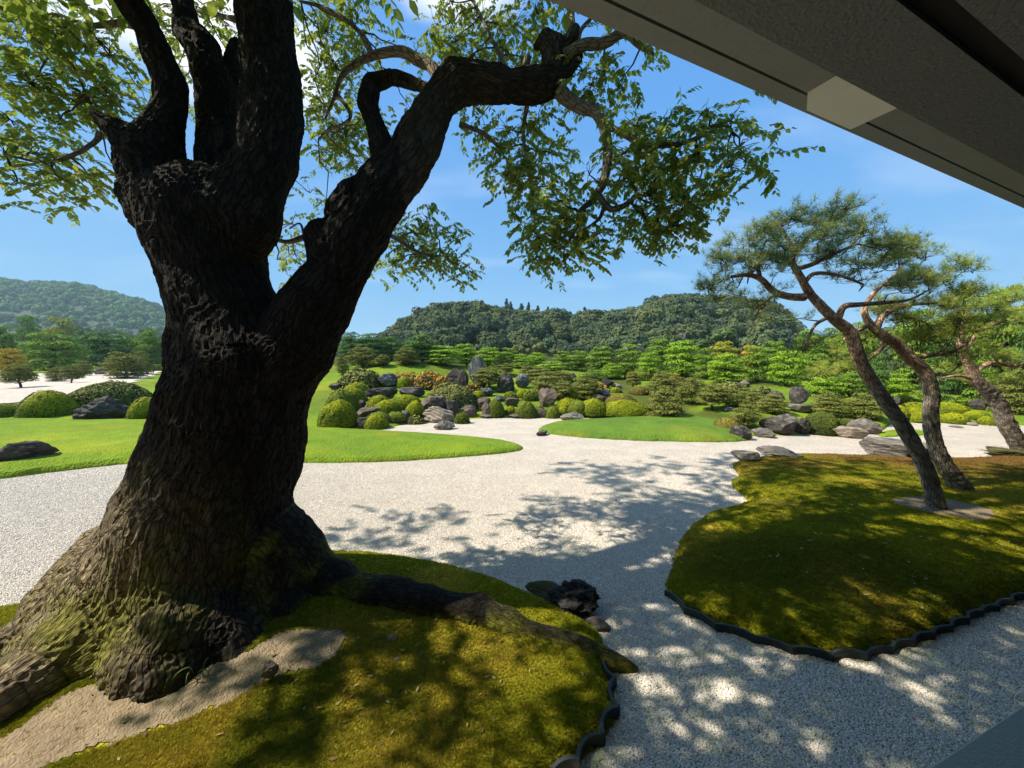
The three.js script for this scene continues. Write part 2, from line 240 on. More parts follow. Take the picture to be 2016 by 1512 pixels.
// bare soil: a strip along the near side of the big tree and rings round two pines
const soilTex = tex(512, (u, v) => { const n = tn(u, v, 9, 1) * 0.3 + tn(u, v, 50, 2) * 0.3 + tn(u, v, 200, 3) * 0.4, m = 0.6 + 0.75 * n; return [0.25 * m, 0.195 * m, 0.125 * m]; }, true);
const soilBump = tex(512, (u, v) => tn(u, v, 170, 8) * 0.6 + tn(u, v, 60, 9) * 0.4);
const soilMat = mat([1, 1, 1], { map: rep(soilTex, 0.9), bumpMap: rep(soilBump, 0.9), bumpScale: 0.012, roughness: 0.98, specularIntensity: 0.1 });
function patch(name, pts, bed, step, lift = 0.006) {
  const c = new THREE.CatmullRomCurve3(pts.map((p) => V(p.x, 0, p.z)), true, 'centripetal').getSpacedPoints(240), inside = (x, y) => { let q = false; for (let i = 0, j = c.length - 1; i < c.length; j = i++) if ((c[i].z > y) !== (c[j].z > y) && x < (c[j].x - c[i].x) * (y - c[i].z) / (c[j].z - c[i].z) + c[i].x) q = !q; return q; };
  const b = new THREE.Box3().setFromPoints(c), pos = [], uv = [], idx = [], M = new Map(), at = (i, j) => { const k = i * 10000 + j; if (!M.has(k)) { const x = b.min.x + i * step, z = b.min.z + j * step; M.set(k, pos.length / 3); pos.push(x, bed.h(x, z) + lift + 0.004 * vn(x * 9, z * 9, 2), z); uv.push(x, z); } return M.get(k); };
  for (let i = 0; i < (b.max.x - b.min.x) / step; i++) for (let j = 0; j < (b.max.z - b.min.z) / step; j++) { const x = b.min.x + (i + 0.5) * step, z = b.min.z + (j + 0.5) * step; if (inside(x + 0.03 * vn(x * 12, z * 12, 5), z + 0.03 * vn(x * 12, z * 12, 8))) idx.push(at(i, j), at(i, j + 1), at(i + 1, j), at(i + 1, j), at(i, j + 1), at(i + 1, j + 1)); }
  struct(name, indexed(pos, idx, null, uv), soilMat); return inside;
}
const hG = (x, y, h) => G(x, y, h);
const inSoil = patch('soil', [[-300, 1540], [0, 1440], [150, 1360], [330, 1330], [480, 1300], [560, 1265], [680, 1256], [668, 1285], [620, 1315], [520, 1350], [440, 1385], [330, 1425], [200, 1462], [60, 1505], [-100, 1600]].map(([x, y]) => hG(x, y, 0.2)), bedA, 0.02);
const inRing = patch('soil', [[1755, 990], [1790, 984], [1850, 986], [1900, 994], [1950, 1008], [1958, 1020], [1930, 1027], [1880, 1022], [1820, 1012], [1770, 1000]].map(([x, y]) => hG(x, y, 0.2)), bedB, 0.03);
const inPath = patch('soil', [[1935, 884], [2016, 880], [2200, 884], [2200, 898], [2016, 893], [1960, 891]].map(([x, y]) => hG(x, y, 0.1)), bedB, 0.05, 0.07);

// ---------------------------------------------------------------- the huge old tree
let ACTIVE = [], ALL = [], SPH = [];
function surfaceNet(f, box, cell) {
  const B = 8, lo = box.min, n = V().subVectors(box.max, lo).divideScalar(cell * B).ceil(), cells = new Map(), pos = [], jobs = [], W = B + 1, v = new Float32Array(W * W * W), half = cell * B * 0.87 + cell;
  const key = (i, j, k) => (i * 4096 + j) * 4096 + k;
  for (let bi = 0; bi < n.x; bi++) for (let bj = 0; bj < n.y; bj++) for (let bk = 0; bk < n.z; bk++) {
    const cx = lo.x + (bi + 0.5) * B * cell, cy = lo.y + (bj + 0.5) * B * cell, cz = lo.z + (bk + 0.5) * B * cell;
    ACTIVE = ALL; if (Math.abs(woodDistance(cx, cy, cz)) > half * 1.2) continue;
    ACTIVE = ALL.filter((q) => { const w = SPH[q]; return Math.hypot(cx - w.x, cy - w.y, cz - w.z) - w.R < 0.22; });
    for (let i = 0; i < W; i++) for (let j = 0; j < W; j++) for (let k = 0; k < W; k++) v[(i * W + j) * W + k] = f(lo.x + (bi * B + i) * cell, lo.y + (bj * B + j) * cell, lo.z + (bk * B + k) * cell);
    for (let i = 0; i < B; i++) for (let j = 0; j < B; j++) for (let k = 0; k < B; k++) {
      let m = 0, sx = 0, sy = 0, sz = 0; const o = (i * W + j) * W + k, a = v[o];
      const at = (q) => v[((i + (q >> 2)) * W + j + ((q >> 1) & 1)) * W + k + (q & 1)];
      for (let q = 0; q < 8; q++) for (const b of [1, 2, 4]) if (!(q & b)) { const u = at(q), w = at(q | b); if ((u < 0) !== (w < 0)) { const t = u / (u - w); m++; sx += (q >> 2) + (b === 4 ? t : 0); sy += ((q >> 1) & 1) + (b === 2 ? t : 0); sz += (q & 1) + (b === 1 ? t : 0); } }
      if (!m) continue;
      const I = bi * B + i, J = bj * B + j, K = bk * B + k;
      cells.set(key(I, J, K), pos.length / 3); pos.push(lo.x + (I + sx / m) * cell, lo.y + (J + sy / m) * cell, lo.z + (K + sz / m) * cell);
      if ((a < 0) !== (v[o + W * W] < 0)) jobs.push(I, J, K, 0, a < 0 ? 1 : 0);
      if ((a < 0) !== (v[o + W] < 0)) jobs.push(I, J, K, 1, a < 0 ? 1 : 0);
      if ((a < 0) !== (v[o + 1] < 0)) jobs.push(I, J, K, 2, a < 0 ? 1 : 0);
    }
  }
  const idx = [];
  for (let t = 0; t < jobs.length; t += 5) {
    const i = jobs[t], j = jobs[t + 1], k = jobs[t + 2], d = jobs[t + 3], s = jobs[t + 4], c = (a, b) => cells.get(d === 0 ? key(i, j - a, k - b) : d === 1 ? key(i - b, j, k - a) : key(i - a, j - b, k));
    const q = [c(0, 0), c(1, 0), c(1, 1), c(0, 1)]; if (q.some((x) => x === undefined)) continue;
    if (s) idx.push(q[0], q[2], q[1], q[0], q[3], q[2]); else idx.push(q[0], q[1], q[2], q[0], q[2], q[3]);
  }
  return { pos, idx };
}
const R = (w, d, x) => w / 2 * d / F * cosAt(x);
const chain = (part, k, list) => { const pts = list.map(([x, y, d, w]) => ({ p: P(x, y, d), r: R(w, d, x) })); return { part, k, pts }; };
const skin = (...a) => Object.assign(chain(...a), { plain: true });   // swellings that wear the trunk's own bark
const CH = [
  chain('trunk', 0.10, [[345, 1330, 2.98, 470], [380, 1180, 3.0, 395], [413, 1000, 3.05, 352], [462, 850, 3.1, 312], [482, 750, 3.1, 285], [455, 640, 3.12, 238], [424, 550, 3.12, 222], [412, 470, 3.1, 254], [411, 440, 3.1, 266]]),
  chain('limb', 0.15, [[476, 430, 3.0, 150], [524, 310, 3.02, 128], [535, 220, 3.08, 122], [528, 100, 3.14, 112], [524, 0, 3.18, 112], [520, -120, 3.25, 104], [540, -330, 3.4, 84], [600, -520, 3.5, 56]]),
  chain('limb', 0.045, [[300, 340, 3.05, 150], [312, 270, 3.05, 104], [335, 210, 3.05, 66], [338, 165, 3.05, 64], [312, 105, 3.03, 62], [282, 50, 3.02, 64], [250, 0, 3.0, 66], [200, -110, 3.0, 58], [120, -240, 3.0, 44], [20, -360, 3.0, 26]]),
  chain('limb', 0.03, [[440, 330, 3.3, 110], [432, 260, 3.4, 82], [420, 190, 3.42, 80], [405, 120, 3.45, 78], [400, 92, 3.46, 74], [372, 62, 3.55, 56], [366, 20, 3.6, 52], [352, -40, 3.65, 44], [330, -160, 3.7, 36], [380, -330, 3.8, 22]]),
  chain('limb', 0.03, [[470, 290, 3.5, 60], [462, 220, 3.6, 52], [455, 150, 3.65, 44], [470, 90, 3.7, 34]]),
  chain('stub', 0.035, [[290, 310, 3.0, 130], [235, 262, 2.95, 72], [200, 236, 2.92, 50], [192, 228, 2.92, 42]]),
  chain('stub', 0.03, [[300, 420, 3.05, 110], [252, 380, 3.0, 56], [236, 366, 2.98, 34]]),
  chain('limb', 0.07, [[500, 790, 3.1, 190], [575, 690, 3.1, 172], [625, 600, 3.1, 140], [662, 545, 3.1, 122], [700, 470, 3.1, 118], [745, 395, 3.1, 112], [800, 320, 3.12, 92], [842, 250, 3.15, 74], [866, 200, 3.17, 68], [900, 162, 3.18, 66], [950, 158, 3.2, 64], [1000, 170, 3.22, 58], [1060, 170, 3.25, 52], [1098, 158, 3.27, 42], [1118, 138, 3.28, 30], [1138, 112, 3.3, 18]]),
  skin('limb', 0.08, [[330, 400, 3.05, 170], [285, 320, 3.0, 120], [265, 285, 3.0, 80]]),
  chain('limb', 0.03, [[690, 420, 3.05, 92], [700, 390, 3.05, 78]]),
  chain('limb', 0.03, [[650, 500, 3.05, 100], [636, 470, 3.04, 72]]),
  chain('limb', 0.02, [[1088, 165, 3.26, 40], [1092, 125, 3.28, 38], [1088, 92, 3.3, 40], [1072, 72, 3.33, 30], [1058, 88, 3.36, 18]]),
  chain('limb', 0.02, [[1098, 110, 3.3, 26], [1125, 82, 3.3, 28], [1132, 60, 3.3, 20]]),
  chain('limb', 0.03, [[768, 345, 3.15, 62], [758, 300, 3.2, 44], [742, 258, 3.24, 38], [724, 210, 3.28, 30], [732, 162, 3.32, 28], [770, 153, 3.3, 24], [808, 164, 3.26, 24], [850, 178, 3.2, 24]]),
  chain('root', 0.16, [[290, 1180, 2.9, 380], [190, 1272, 2.6, 330], [95, 1340, 2.36, 270], [5, 1392, 2.16, 210], [-100, 1442, 2.0, 140], [-220, 1500, 1.85, 60]]),
  skin('root', 0.08, [[370, 1190, 2.9, 390], [360, 1275, 2.6, 320], [352, 1330, 2.38, 190], [345, 1362, 2.24, 70]]),
  skin('root', 0.07, [[440, 1220, 2.85, 260], [460, 1285, 2.6, 190], [470, 1335, 2.4, 100]]),
  chain('root', 0.16, [[255, 1110, 2.98, 270], [150, 1195, 2.82, 220], [60, 1252, 2.66, 130], [-60, 1315, 2.5, 80]]),
  chain('root', 0.10, [[520, 1080, 3.15, 220], [610, 1150, 3.2, 150], [690, 1172, 3.14, 100], [780, 1180, 3.07, 80], [880, 1194, 3.0, 68], [960, 1216, 2.93, 56], [1040, 1247, 2.86, 50], [1120, 1272, 2.77, 46], [1190, 1295, 2.68, 40], [1252, 1316, 2.6, 16]]),
  chain('root', 0.08, [[530, 1130, 3.05, 180], [560, 1230, 2.85, 110], [600, 1290, 2.7, 50]]),
];
const SEG = [];
for (const c of CH) { let s = 0; const mean = c.pts[c.pts.length - 1].p.clone().sub(c.pts[0].p).normalize(); for (let i = 0; i + 1 < c.pts.length; i++) { const a = c.pts[i], b = c.pts[i + 1], d = b.p.clone().sub(a.p), l = d.length(); SEG.push({ c, a: a.p, d, ll: l * l, l, r0: a.r, r1: b.r, s, mean }); s += l; } }
ALL = SEG.map((_, i) => i); ACTIVE = ALL;
SPH = SEG.map((s) => ({ x: s.a.x + s.d.x / 2, y: s.a.y + s.d.y / 2, z: s.a.z + s.d.z / 2, R: s.l / 2 + Math.max(s.r0, s.r1) }));
function woodDistance(x, y, z) {
  let d = 9, last = null, dc = 9;
  const join = () => { const k = last.k, h = clamp(0.5 + 0.5 * (d - dc) / k); d = d > 8 ? dc : lerp(d, dc, h) - k * h * (1 - h); };
  for (let n = 0; n < ACTIVE.length; n++) {
    const i = ACTIVE[n], s = SEG[i]; if (s.c !== last) { if (last && dc < 9) join(); last = s.c; dc = 9; }
    const q = SPH[i], far = Math.hypot(x - q.x, y - q.y, z - q.z) - q.R; if (far > 0.35) { dc = Math.min(dc, far); continue; }
    const ax = x - s.a.x, ay = y - s.a.y, az = z - s.a.z, t = clamp((ax * s.d.x + ay * s.d.y + az * s.d.z) / s.ll), r = lerp(s.r0, s.r1, t);
    dc = Math.min(dc, Math.hypot(ax - s.d.x * t, ay - s.d.y * t, az - s.d.z * t) - r);
  }
  if (dc < 9) join();
  return d;
}
// lumps and hollows that old wood has
const woodShape = (x, y, z) => { const d = woodDistance(x, y, z); return Math.abs(d) > 0.07 ? d : d + 0.028 * vn(x * 4.1, y * 3.1, z * 4.1) + 0.016 * vn(x * 9, y * 6, z * 9); };
const bigTree = thing('old_tree', 'huge dark old tree with a flaring trunk and crooked limbs filling the left side', 'tree', null, null);
const barkBump = tex(1024, (u, v) => { const w = 0.03 * (tn(u, v, 9, 3) - 0.5), [a, b, id] = twa(u + w, v + w, 30, 8, 5), [c, e, i2] = twa(u - w, v + w, 70, 26, 9); return clamp(sstep(0.02, 0.3, b - a) * (0.45 + 0.3 * id) + 0.2 * sstep(0.02, 0.3, e - c) * i2 + 0.12 * tn(u, v, 160, 2)); });
const barkTone = tex(1024, (u, v) => { const w = 0.03 * (tn(u, v, 9, 3) - 0.5), [a, b, id] = twa(u + w, v + w, 30, 8, 5), m = (0.45 + 0.7 * sstep(0.02, 0.25, b - a)) * (0.7 + 0.5 * id) * (0.75 + 0.5 * tn(u, v, 120, 6)); return [m, m * 0.98, m * 0.95]; }, true);
const barkMat = vmat({ roughness: 0.93, specularIntensity: 0.3, map: rep(barkTone, 1.25), bumpMap: rep(barkBump, 1.25), bumpScale: 0.016 });
{
  const box = new THREE.Box3(); for (const s of SEG) box.expandByPoint(s.a.clone().addScalar(-1).setY(-0.15)).expandByPoint(s.a.clone().addScalar(1)); 
  box.min.set(-5.2, -0.12, -4.4); box.max.set(1.2, 7.4, -1.5);
  const net = surfaceNet(woodShape, box, 0.0125), g0 = indexed(net.pos, net.idx), N = g0.attributes.normal, n = net.pos.length / 3, pos = new Float32Array(net.pos), col = new Float32Array(n * 3), owner = new Uint8Array(n), uv = new Float32Array(n * 2);
  const parts = ['trunk', 'limb', 'stub', 'root'];
  for (let i = 0; i < n; i++) {
    const x = net.pos[i * 3], y = net.pos[i * 3 + 1], z = net.pos[i * 3 + 2]; let best = 9, B = null, bt = 0;
    for (let qi = 0; qi < SEG.length; qi++) { const s = SEG[qi], w = SPH[qi]; if (s.c.plain) continue; if (Math.hypot(x - w.x, y - w.y, z - w.z) - w.R > 0.7) continue; const ax = x - s.a.x, ay = y - s.a.y, az = z - s.a.z, t = clamp((ax * s.d.x + ay * s.d.y + az * s.d.z) / s.ll), q = Math.hypot(ax - s.d.x * t, ay - s.d.y * t, az - s.d.z * t) - lerp(s.r0, s.r1, t); if (q < best) { best = q; B = s; bt = t; } }
    owner[i] = CH.indexOf(B.c);
    const s = B.s + bt * B.l, qx = x - B.a.x - B.d.x * bt, qy = y - B.a.y - B.d.y * bt, qz = z - B.a.z - B.d.z * bt, rr = lerp(B.r0, B.r1, bt), fine = rr < 0.16 ? 1.4 : 1, low0 = sstep(1.4, 0.5, y);
    { const ux = V(0, 0, 1).addScaledVector(B.mean, -B.mean.z).normalize(), uy = B.mean.clone().cross(ux), an = Math.atan2(qx * uy.x + qy * uy.y + qz * uy.z, qx * ux.x + qy * ux.y + qz * ux.z); uv[i * 2] = an * clamp(B.c.pts[0].r, 0.06, 0.6) + 0.03 * vn(x * 6, y * 6, z * 6); uv[i * 2 + 1] = s + 0.04 * vn(x * 5, y * 5, z * 5 + 7); }
    const wob = 0.02 * vn(x * 7, y * 7, z * 7), f = 20 * fine, fs = lerp(4.5, 12, low0) * fine, mx = B.mean.x * s * fs, my = B.mean.y * s * fs, mz = B.mean.z * s * fs, o = CH.indexOf(B.c) * 7.3;
    const [a, b, id] = worley((qx + wob) * f + mx + o, (qy + wob) * f + my, (qz - wob) * f + mz), gap = sstep(0.02, 0.42, b - a), crumb = fbm(x * 42, y * 26, z * 42, 3);
    const big = vn(qx * 7 + mx * 0.3 + o, qy * 7 + my * 0.3, qz * 7 + mz * 0.3), low = sstep(1.5, 0.25, y), isRight = B.c.part === 'root' && x > -2.1, amp = clamp(rr * 0.12, 0.004, 0.015) * (isRight ? 0.3 : 1 - 0.15 * low);
    const disp = amp * ((gap - 0.6) * 1.15 + (id - 0.5) * 0.7 * gap) + amp * 0.45 * crumb + amp * 0.6 * big;
    for (let k = 0; k < 3; k++) pos[i * 3 + k] += N.getComponent(i, k) * disp;
    const tone = (0.45 + 0.75 * gap) * (0.75 + 0.5 * id) * (1 + 0.25 * crumb); const pale = sstep(1.9, 0.6, y) * sstep(-1.9, -2.9, x); let c = [lerp(0.036, 0.34, pale) * tone, lerp(0.03, 0.27, pale) * tone, lerp(0.023, 0.17, pale) * tone];  // sunlight on the low left side is painted into the bark colour
    const up = N.getY(i), root = B.c.part === 'root', right = x > -2.2 && root;
    let moss = sstep(-0.15, 0.45, fbm(x * 3.1, y * 2.2, z * 3.1, 4) + low * 0.25 - 0.12 + up * 0.25) * (0.15 + 0.75 * low) * (y < 1.8 ? 1 : 0.45);
    if (right) moss = Math.max(moss, sstep(-0.6, 0.1, up + 0.3 * fbm(x * 5, y * 5, z * 5, 3) + (x > -0.2 ? 0.5 : 0)));
    c = c.map((v, k) => lerp(v, [0.085, 0.085, 0.012][k] * (right ? 2.4 : 1 + 1.3 * pale) * (0.7 + 0.6 * gap + 0.2 * crumb), clamp(moss)));  // moss is brightened too on the side painted as sunlit
    if (!root && x > -0.9) c = c.map((v, k) => v * [2.5, 2.35, 2.2][k]);  // sunlight on the right-hand limbs, painted as lighter bark
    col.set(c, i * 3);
  }
  // one mesh for each limb, stub and root, and one for the trunk
  CH.forEach((c, ci) => {
    const mapTo = new Int32Array(n).fill(-1), p = [], cl = [], ix = [], tx = [];
    for (let t = 0; t < net.idx.length; t += 3) { const o = owner[net.idx[t]]; if (o !== ci) continue; for (let k = 0; k < 3; k++) { const v = net.idx[t + k]; if (mapTo[v] < 0) { mapTo[v] = p.length / 3; tx.push(uv[v * 2], uv[v * 2 + 1]); p.push(pos[v * 3], pos[v * 3 + 1], pos[v * 3 + 2]); cl.push(col[v * 3], col[v * 3 + 1], col[v * 3 + 2]); } ix.push(mapTo[v]); } }
    if (ix.length) c.raw = { p, cl, ix, mapTo, tx };
  });
  // normals over the whole skin, so that no seam shows between parts
  const whole = indexed(pos, net.idx), WN = whole.attributes.normal.array;
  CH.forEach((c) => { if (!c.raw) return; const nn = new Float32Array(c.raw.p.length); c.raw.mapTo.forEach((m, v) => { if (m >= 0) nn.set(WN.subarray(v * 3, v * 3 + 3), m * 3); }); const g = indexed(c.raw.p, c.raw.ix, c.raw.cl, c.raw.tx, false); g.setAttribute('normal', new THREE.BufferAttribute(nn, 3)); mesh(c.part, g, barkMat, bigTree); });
}
// branches: [x, y, depth, width] along each
const barkSkin = (s, light = 1) => (q, t, a, r) => { const n = fbm(q.x * 26 + s, q.y * 18, q.z * 26, 3), l = vn(q.x * 5, q.y * 5, q.z * 5 + s), k = light * (1 + 0.5 * n + 0.25 * l); return [r * (0.18 * n + 0.12 * l), 0.2 * k, 0.165 * k, 0.12 * k]; };
const BR = [
  [[768, 330, 3.15, 34], [790, 275, 3.2, 30], [815, 252, 3.2, 24], [842, 240, 3.18, 20]],
  [[872, 175, 3.2, 26], [850, 132, 3.25, 24], [822, 118, 3.3, 22], [790, 102, 3.35, 20], [742, 108, 3.4, 16], [702, 125, 3.45, 13], [672, 152, 3.5, 10], [655, 200, 3.6, 7], [640, 235, 3.7, 4]],
  [[732, 108, 3.4, 13], [715, 72, 3.5, 11], [684, 42, 3.6, 9], [640, 16, 3.7, 8], [590, 2, 3.8, 6]],
  [[1130, 75, 3.3, 16], [1126, 35, 3.35, 11], [1122, -20, 3.4, 9], [1090, -100, 3.5, 7]],
  [[1110, 112, 3.3, 26], [1150, 88, 3.25, 22], [1190, 84, 3.2, 20], [1228, 64, 3.15, 18], [1262, 92, 3.1, 11], [1286, 106, 3.05, 6]],
  [[1135, 92, 3.3, 12], [1142, 62, 3.28, 9], [1165, 34, 3.25, 7]],
  [[1096, 172, 3.27, 32], [1118, 196, 3.25, 27], [1146, 212, 3.2, 24], [1172, 220, 3.17, 23], [1189, 250, 3.14, 22], [1196, 300, 3.1, 19], [1190, 352, 3.08, 17], [1168, 392, 3.07, 14], [1142, 416, 3.06, 11], [1134, 450, 3.05, 8], [1110, 490, 3.05, 5]],
  [[1190, 245, 3.14, 15], [1225, 262, 3.05, 13], [1270, 284, 2.98, 12], [1330, 284, 2.9, 11], [1380, 268, 2.85, 9], [1402, 248, 2.85, 7], [1440, 250, 2.8, 4]],
  [[1178, 384, 3.07, 13], [1204, 412, 3.02, 12], [1236, 400, 2.98, 11], [1253, 380, 2.96, 9], [1236, 350, 2.95, 6]],
  [[1190, 405, 3.05, 10], [1180, 430, 3.05, 7], [1150, 452, 3.05, 4]],
  [[905, 245, 3.2, 12], [950, 262, 3.3, 9], [982, 290, 3.4, 5]],
  [[300, 60, 3.05, 22], [240, 46, 3.1, 15], [175, 50, 3.1, 10], [120, 30, 3.1, 6]],
  [[198, 262, 2.95, 16], [190, 276, 2.95, 11], [150, 302, 2.9, 10], [90, 320, 2.85, 8], [20, 308, 2.8, 5], [-60, 310, 2.8, 4]],
  [[120, 30, 3.1, 8], [40, 32, 3.1, 7], [-20, 60, 3.1, 4]],
  [[-80, -30, 3.0, 10], [40, 40, 3.1, 9], [70, 78, 3.1, 8], [130, 112, 3.1, 7], [160, 162, 3.1, 6], [172, 190, 3.1, 4]],
  [[640, 455, 3.3, 18], [596, 468, 3.5, 13], [570, 476, 3.6, 10], [540, 472, 3.7, 7]],
  [[600, 468, 3.5, 6], [590, 440, 3.6, 4], [570, 450, 3.7, 3]],
  [[745, 450, 3.3, 14], [780, 470, 3.6, 8], [830, 500, 3.8, 6], [880, 505, 4.0, 4]],
  [[660, 180, 3.6, 10], [690, 230, 3.5, 7], [640, 260, 3.8, 5]],
  [[470, 40, 3.5, 14], [430, 30, 3.8, 9], [385, 20, 4.0, 6]],
  [[1040, 110, 3.36, 14], [1030, 142, 3.4, 12], [1010, 160, 3.5, 9]],
  [[1010, 175, 3.3, 10], [985, 110, 3.7, 9], [960, 60, 4.0, 7], [930, 0, 4.2, 6], [880, -80, 4.4, 5]],
  [[1040, 195, 3.3, 10], [1030, 260, 3.5, 7], [1040, 330, 3.6, 5], [1050, 400, 3.6, 3]],
  [[524, -100, 3.25, 60], [700, -180, 3.6, 46], [900, -260, 3.8, 34], [1100, -330, 4.0, 22], [1250, -420, 4.2, 12]],
  [[540, -300, 3.4, 50], [420, -560, 3.0, 36], [350, -900, 2.6, 24], [300, -1400, 2.2, 12]],
  [[580, -420, 3.4, 44], [760, -700, 3.0, 32], [950, -1100, 2.6, 20], [1100, -1700, 2.2, 10]],
];
const skeleton = [];
for (const s of SEG) if (s.a.y > 2.9 && s.r1 < 0.3) for (let t = 0; t < 1; t += 0.34) skeleton.push({ p: s.a.clone().addScaledVector(s.d, t), r: Math.min(0.03, lerp(s.r0, s.r1, t)) });
BR.forEach((b, i) => {
  const pts = b.map(([x, y, d]) => P(x, y, d)), rad = b.map(([x, , d, w]) => w / 2 * d / F * lerp(1, cosAt(x), 0.5));
  mesh('branch', tube(pts, rad, { sides: rad[0] > 0.04 ? 14 : 8, step: 0.035, skin: barkSkin(i * 3.1, 1.15) }), barkMat, bigTree);
  const c = new THREE.CatmullRomCurve3(pts, false, 'centripetal'); for (let t = 0.15; t <= 1; t += 0.06) skeleton.push({ p: c.getPoint(t), r: 0.01 });
});
// leaves: [x, y, half width, half height, depth, sprigs]
const CL = [
  [50, 40, 90, 70, 3.15, 52], [150, 75, 70, 60, 3.2, 34], [60, 165, 80, 50, 3.1, 52], [160, 190, 70, 36, 3.15, 36], [215, 110, 50, 60, 3.3, 22], [225, 195, 50, 28, 3.2, 18], [270, 170, 30, 40, 3.6, 10], [20, 235, 50, 30, 3.0, 20], [115, 240, 60, 18, 3.1, 14],
  [60, 300, 60, 34, 2.9, 16], [35, 360, 50, 22, 2.85, 16], [110, 345, 50, 18, 2.9, 12], [175, 345, 26, 20, 2.95, 7], [225, 330, 20, 30, 3.4, 9], [10, 300, 30, 60, 2.8, 10],
  [330, 60, 40, 50, 4.4, 14], [350, 130, 30, 40, 4.4, 9], [440, 40, 34, 50, 4.4, 20], [400, 10, 50, 30, 4.4, 14], [465, 120, 20, 60, 4.6, 9], [345, 220, 30, 40, 4.6, 6], [300, 20, 60, 40, 4.2, 14],
  [640, 60, 60, 60, 4.5, 48], [700, 50, 50, 60, 4.2, 34], [660, 130, 60, 50, 4.6, 40], [640, 210, 40, 50, 4.6, 30], [680, 260, 60, 60, 4.4, 46], [640, 300, 40, 40, 4.8, 18], [730, 230, 40, 50, 4.3, 22], [700, 320, 60, 40, 4.8, 20], [610, 380, 26, 40, 4.8, 8], [800, 200, 30, 40, 4.2, 10], [620, 140, 24, 60, 4.8, 14],
  [575, 440, 30, 50, 4.6, 9], [580, 500, 36, 36, 4.4, 16], [560, 530, 26, 20, 4.4, 7], [640, 410, 30, 20, 4.8, 6],
  [790, 470, 40, 36, 4.2, 22], [840, 440, 46, 40, 4.3, 30], [830, 505, 70, 34, 4.2, 44], [895, 520, 40, 26, 4.2, 24], [780, 525, 40, 22, 4.2, 14], [890, 465, 30, 30, 4.4, 12],
  [880, 130, 40, 30, 3.9, 20], [900, 80, 60, 36, 4.2, 30], [950, 40, 60, 46, 4.4, 36], [1010, 50, 50, 46, 4.2, 30], [1060, 30, 40, 40, 4.0, 24], [990, 110, 40, 30, 4.0, 24], [860, 60, 40, 40, 4.2, 10], [820, 100, 30, 20, 3.9, 5], [1050, 120, 30, 30, 3.9, 12], [880, 10, 40, 30, 4.2, 10], [930, 110, 50, 30, 4.0, 22],
  [950, 225, 40, 24, 3.7, 14], [1000, 260, 50, 40, 3.6, 26], [1060, 235, 40, 40, 3.6, 24], [1030, 320, 50, 34, 3.6, 34], [1000, 350, 30, 30, 3.6, 14], [1060, 370, 40, 40, 3.6, 22], [1085, 300, 30, 40, 3.7, 14], [975, 300, 20, 40, 3.7, 8],
  [1150, 140, 40, 36, 3.3, 14], [1190, 155, 36, 26, 3.3, 16], [1215, 175, 22, 22, 3.3, 8], [1160, 185, 26, 22, 3.3, 9], [1175, 45, 20, 14, 3.3, 4], [1275, 90, 24, 34, 3.05, 8], [1230, 55, 30, 24, 3.2, 8], [1105, 45, 20, 30, 3.5, 4],
  [1250, 250, 50, 26, 3.0, 20], [1300, 255, 50, 26, 2.95, 20], [1350, 275, 50, 24, 2.9, 18], [1230, 300, 40, 30, 3.0, 14], [1290, 320, 60, 30, 2.95, 20], [1270, 355, 50, 24, 2.95, 14], [1390, 215, 18, 34, 2.8, 5], [1440, 240, 36, 26, 2.8, 11], [1455, 290, 36, 30, 2.8, 15], [1430, 330, 40, 20, 2.8, 12], [1470, 320, 24, 24, 2.8, 5], [1330, 310, 40, 30, 2.9, 11], [1370, 310, 30, 24, 2.9, 7],
  [1300, 395, 50, 30, 2.95, 24], [1350, 410, 40, 30, 2.95, 24], [1330, 445, 40, 20, 2.95, 16], [1385, 385, 26, 20, 2.9, 9], [1270, 420, 36, 26, 2.95, 16], [1300, 460, 30, 10, 2.95, 6], [1160, 345, 24, 16, 3.05, 8], [1215, 360, 30, 24, 3.05, 9],
  [1100, 395, 40, 20, 3.1, 16], [1050, 415, 36, 24, 3.15, 18], [1110, 430, 50, 30, 3.1, 28], [1060, 465, 46, 26, 3.1, 22], [1150, 420, 30, 24, 3.1, 12], [1100, 490, 40, 20, 3.1, 14], [1110, 515, 22, 12, 3.1, 6], [1180, 460, 40, 16, 3.1, 14], [1170, 485, 24, 10, 3.1, 6], [1210, 440, 20, 20, 3.1, 6],
];
const leafSpots = [], twigs = new Soup();
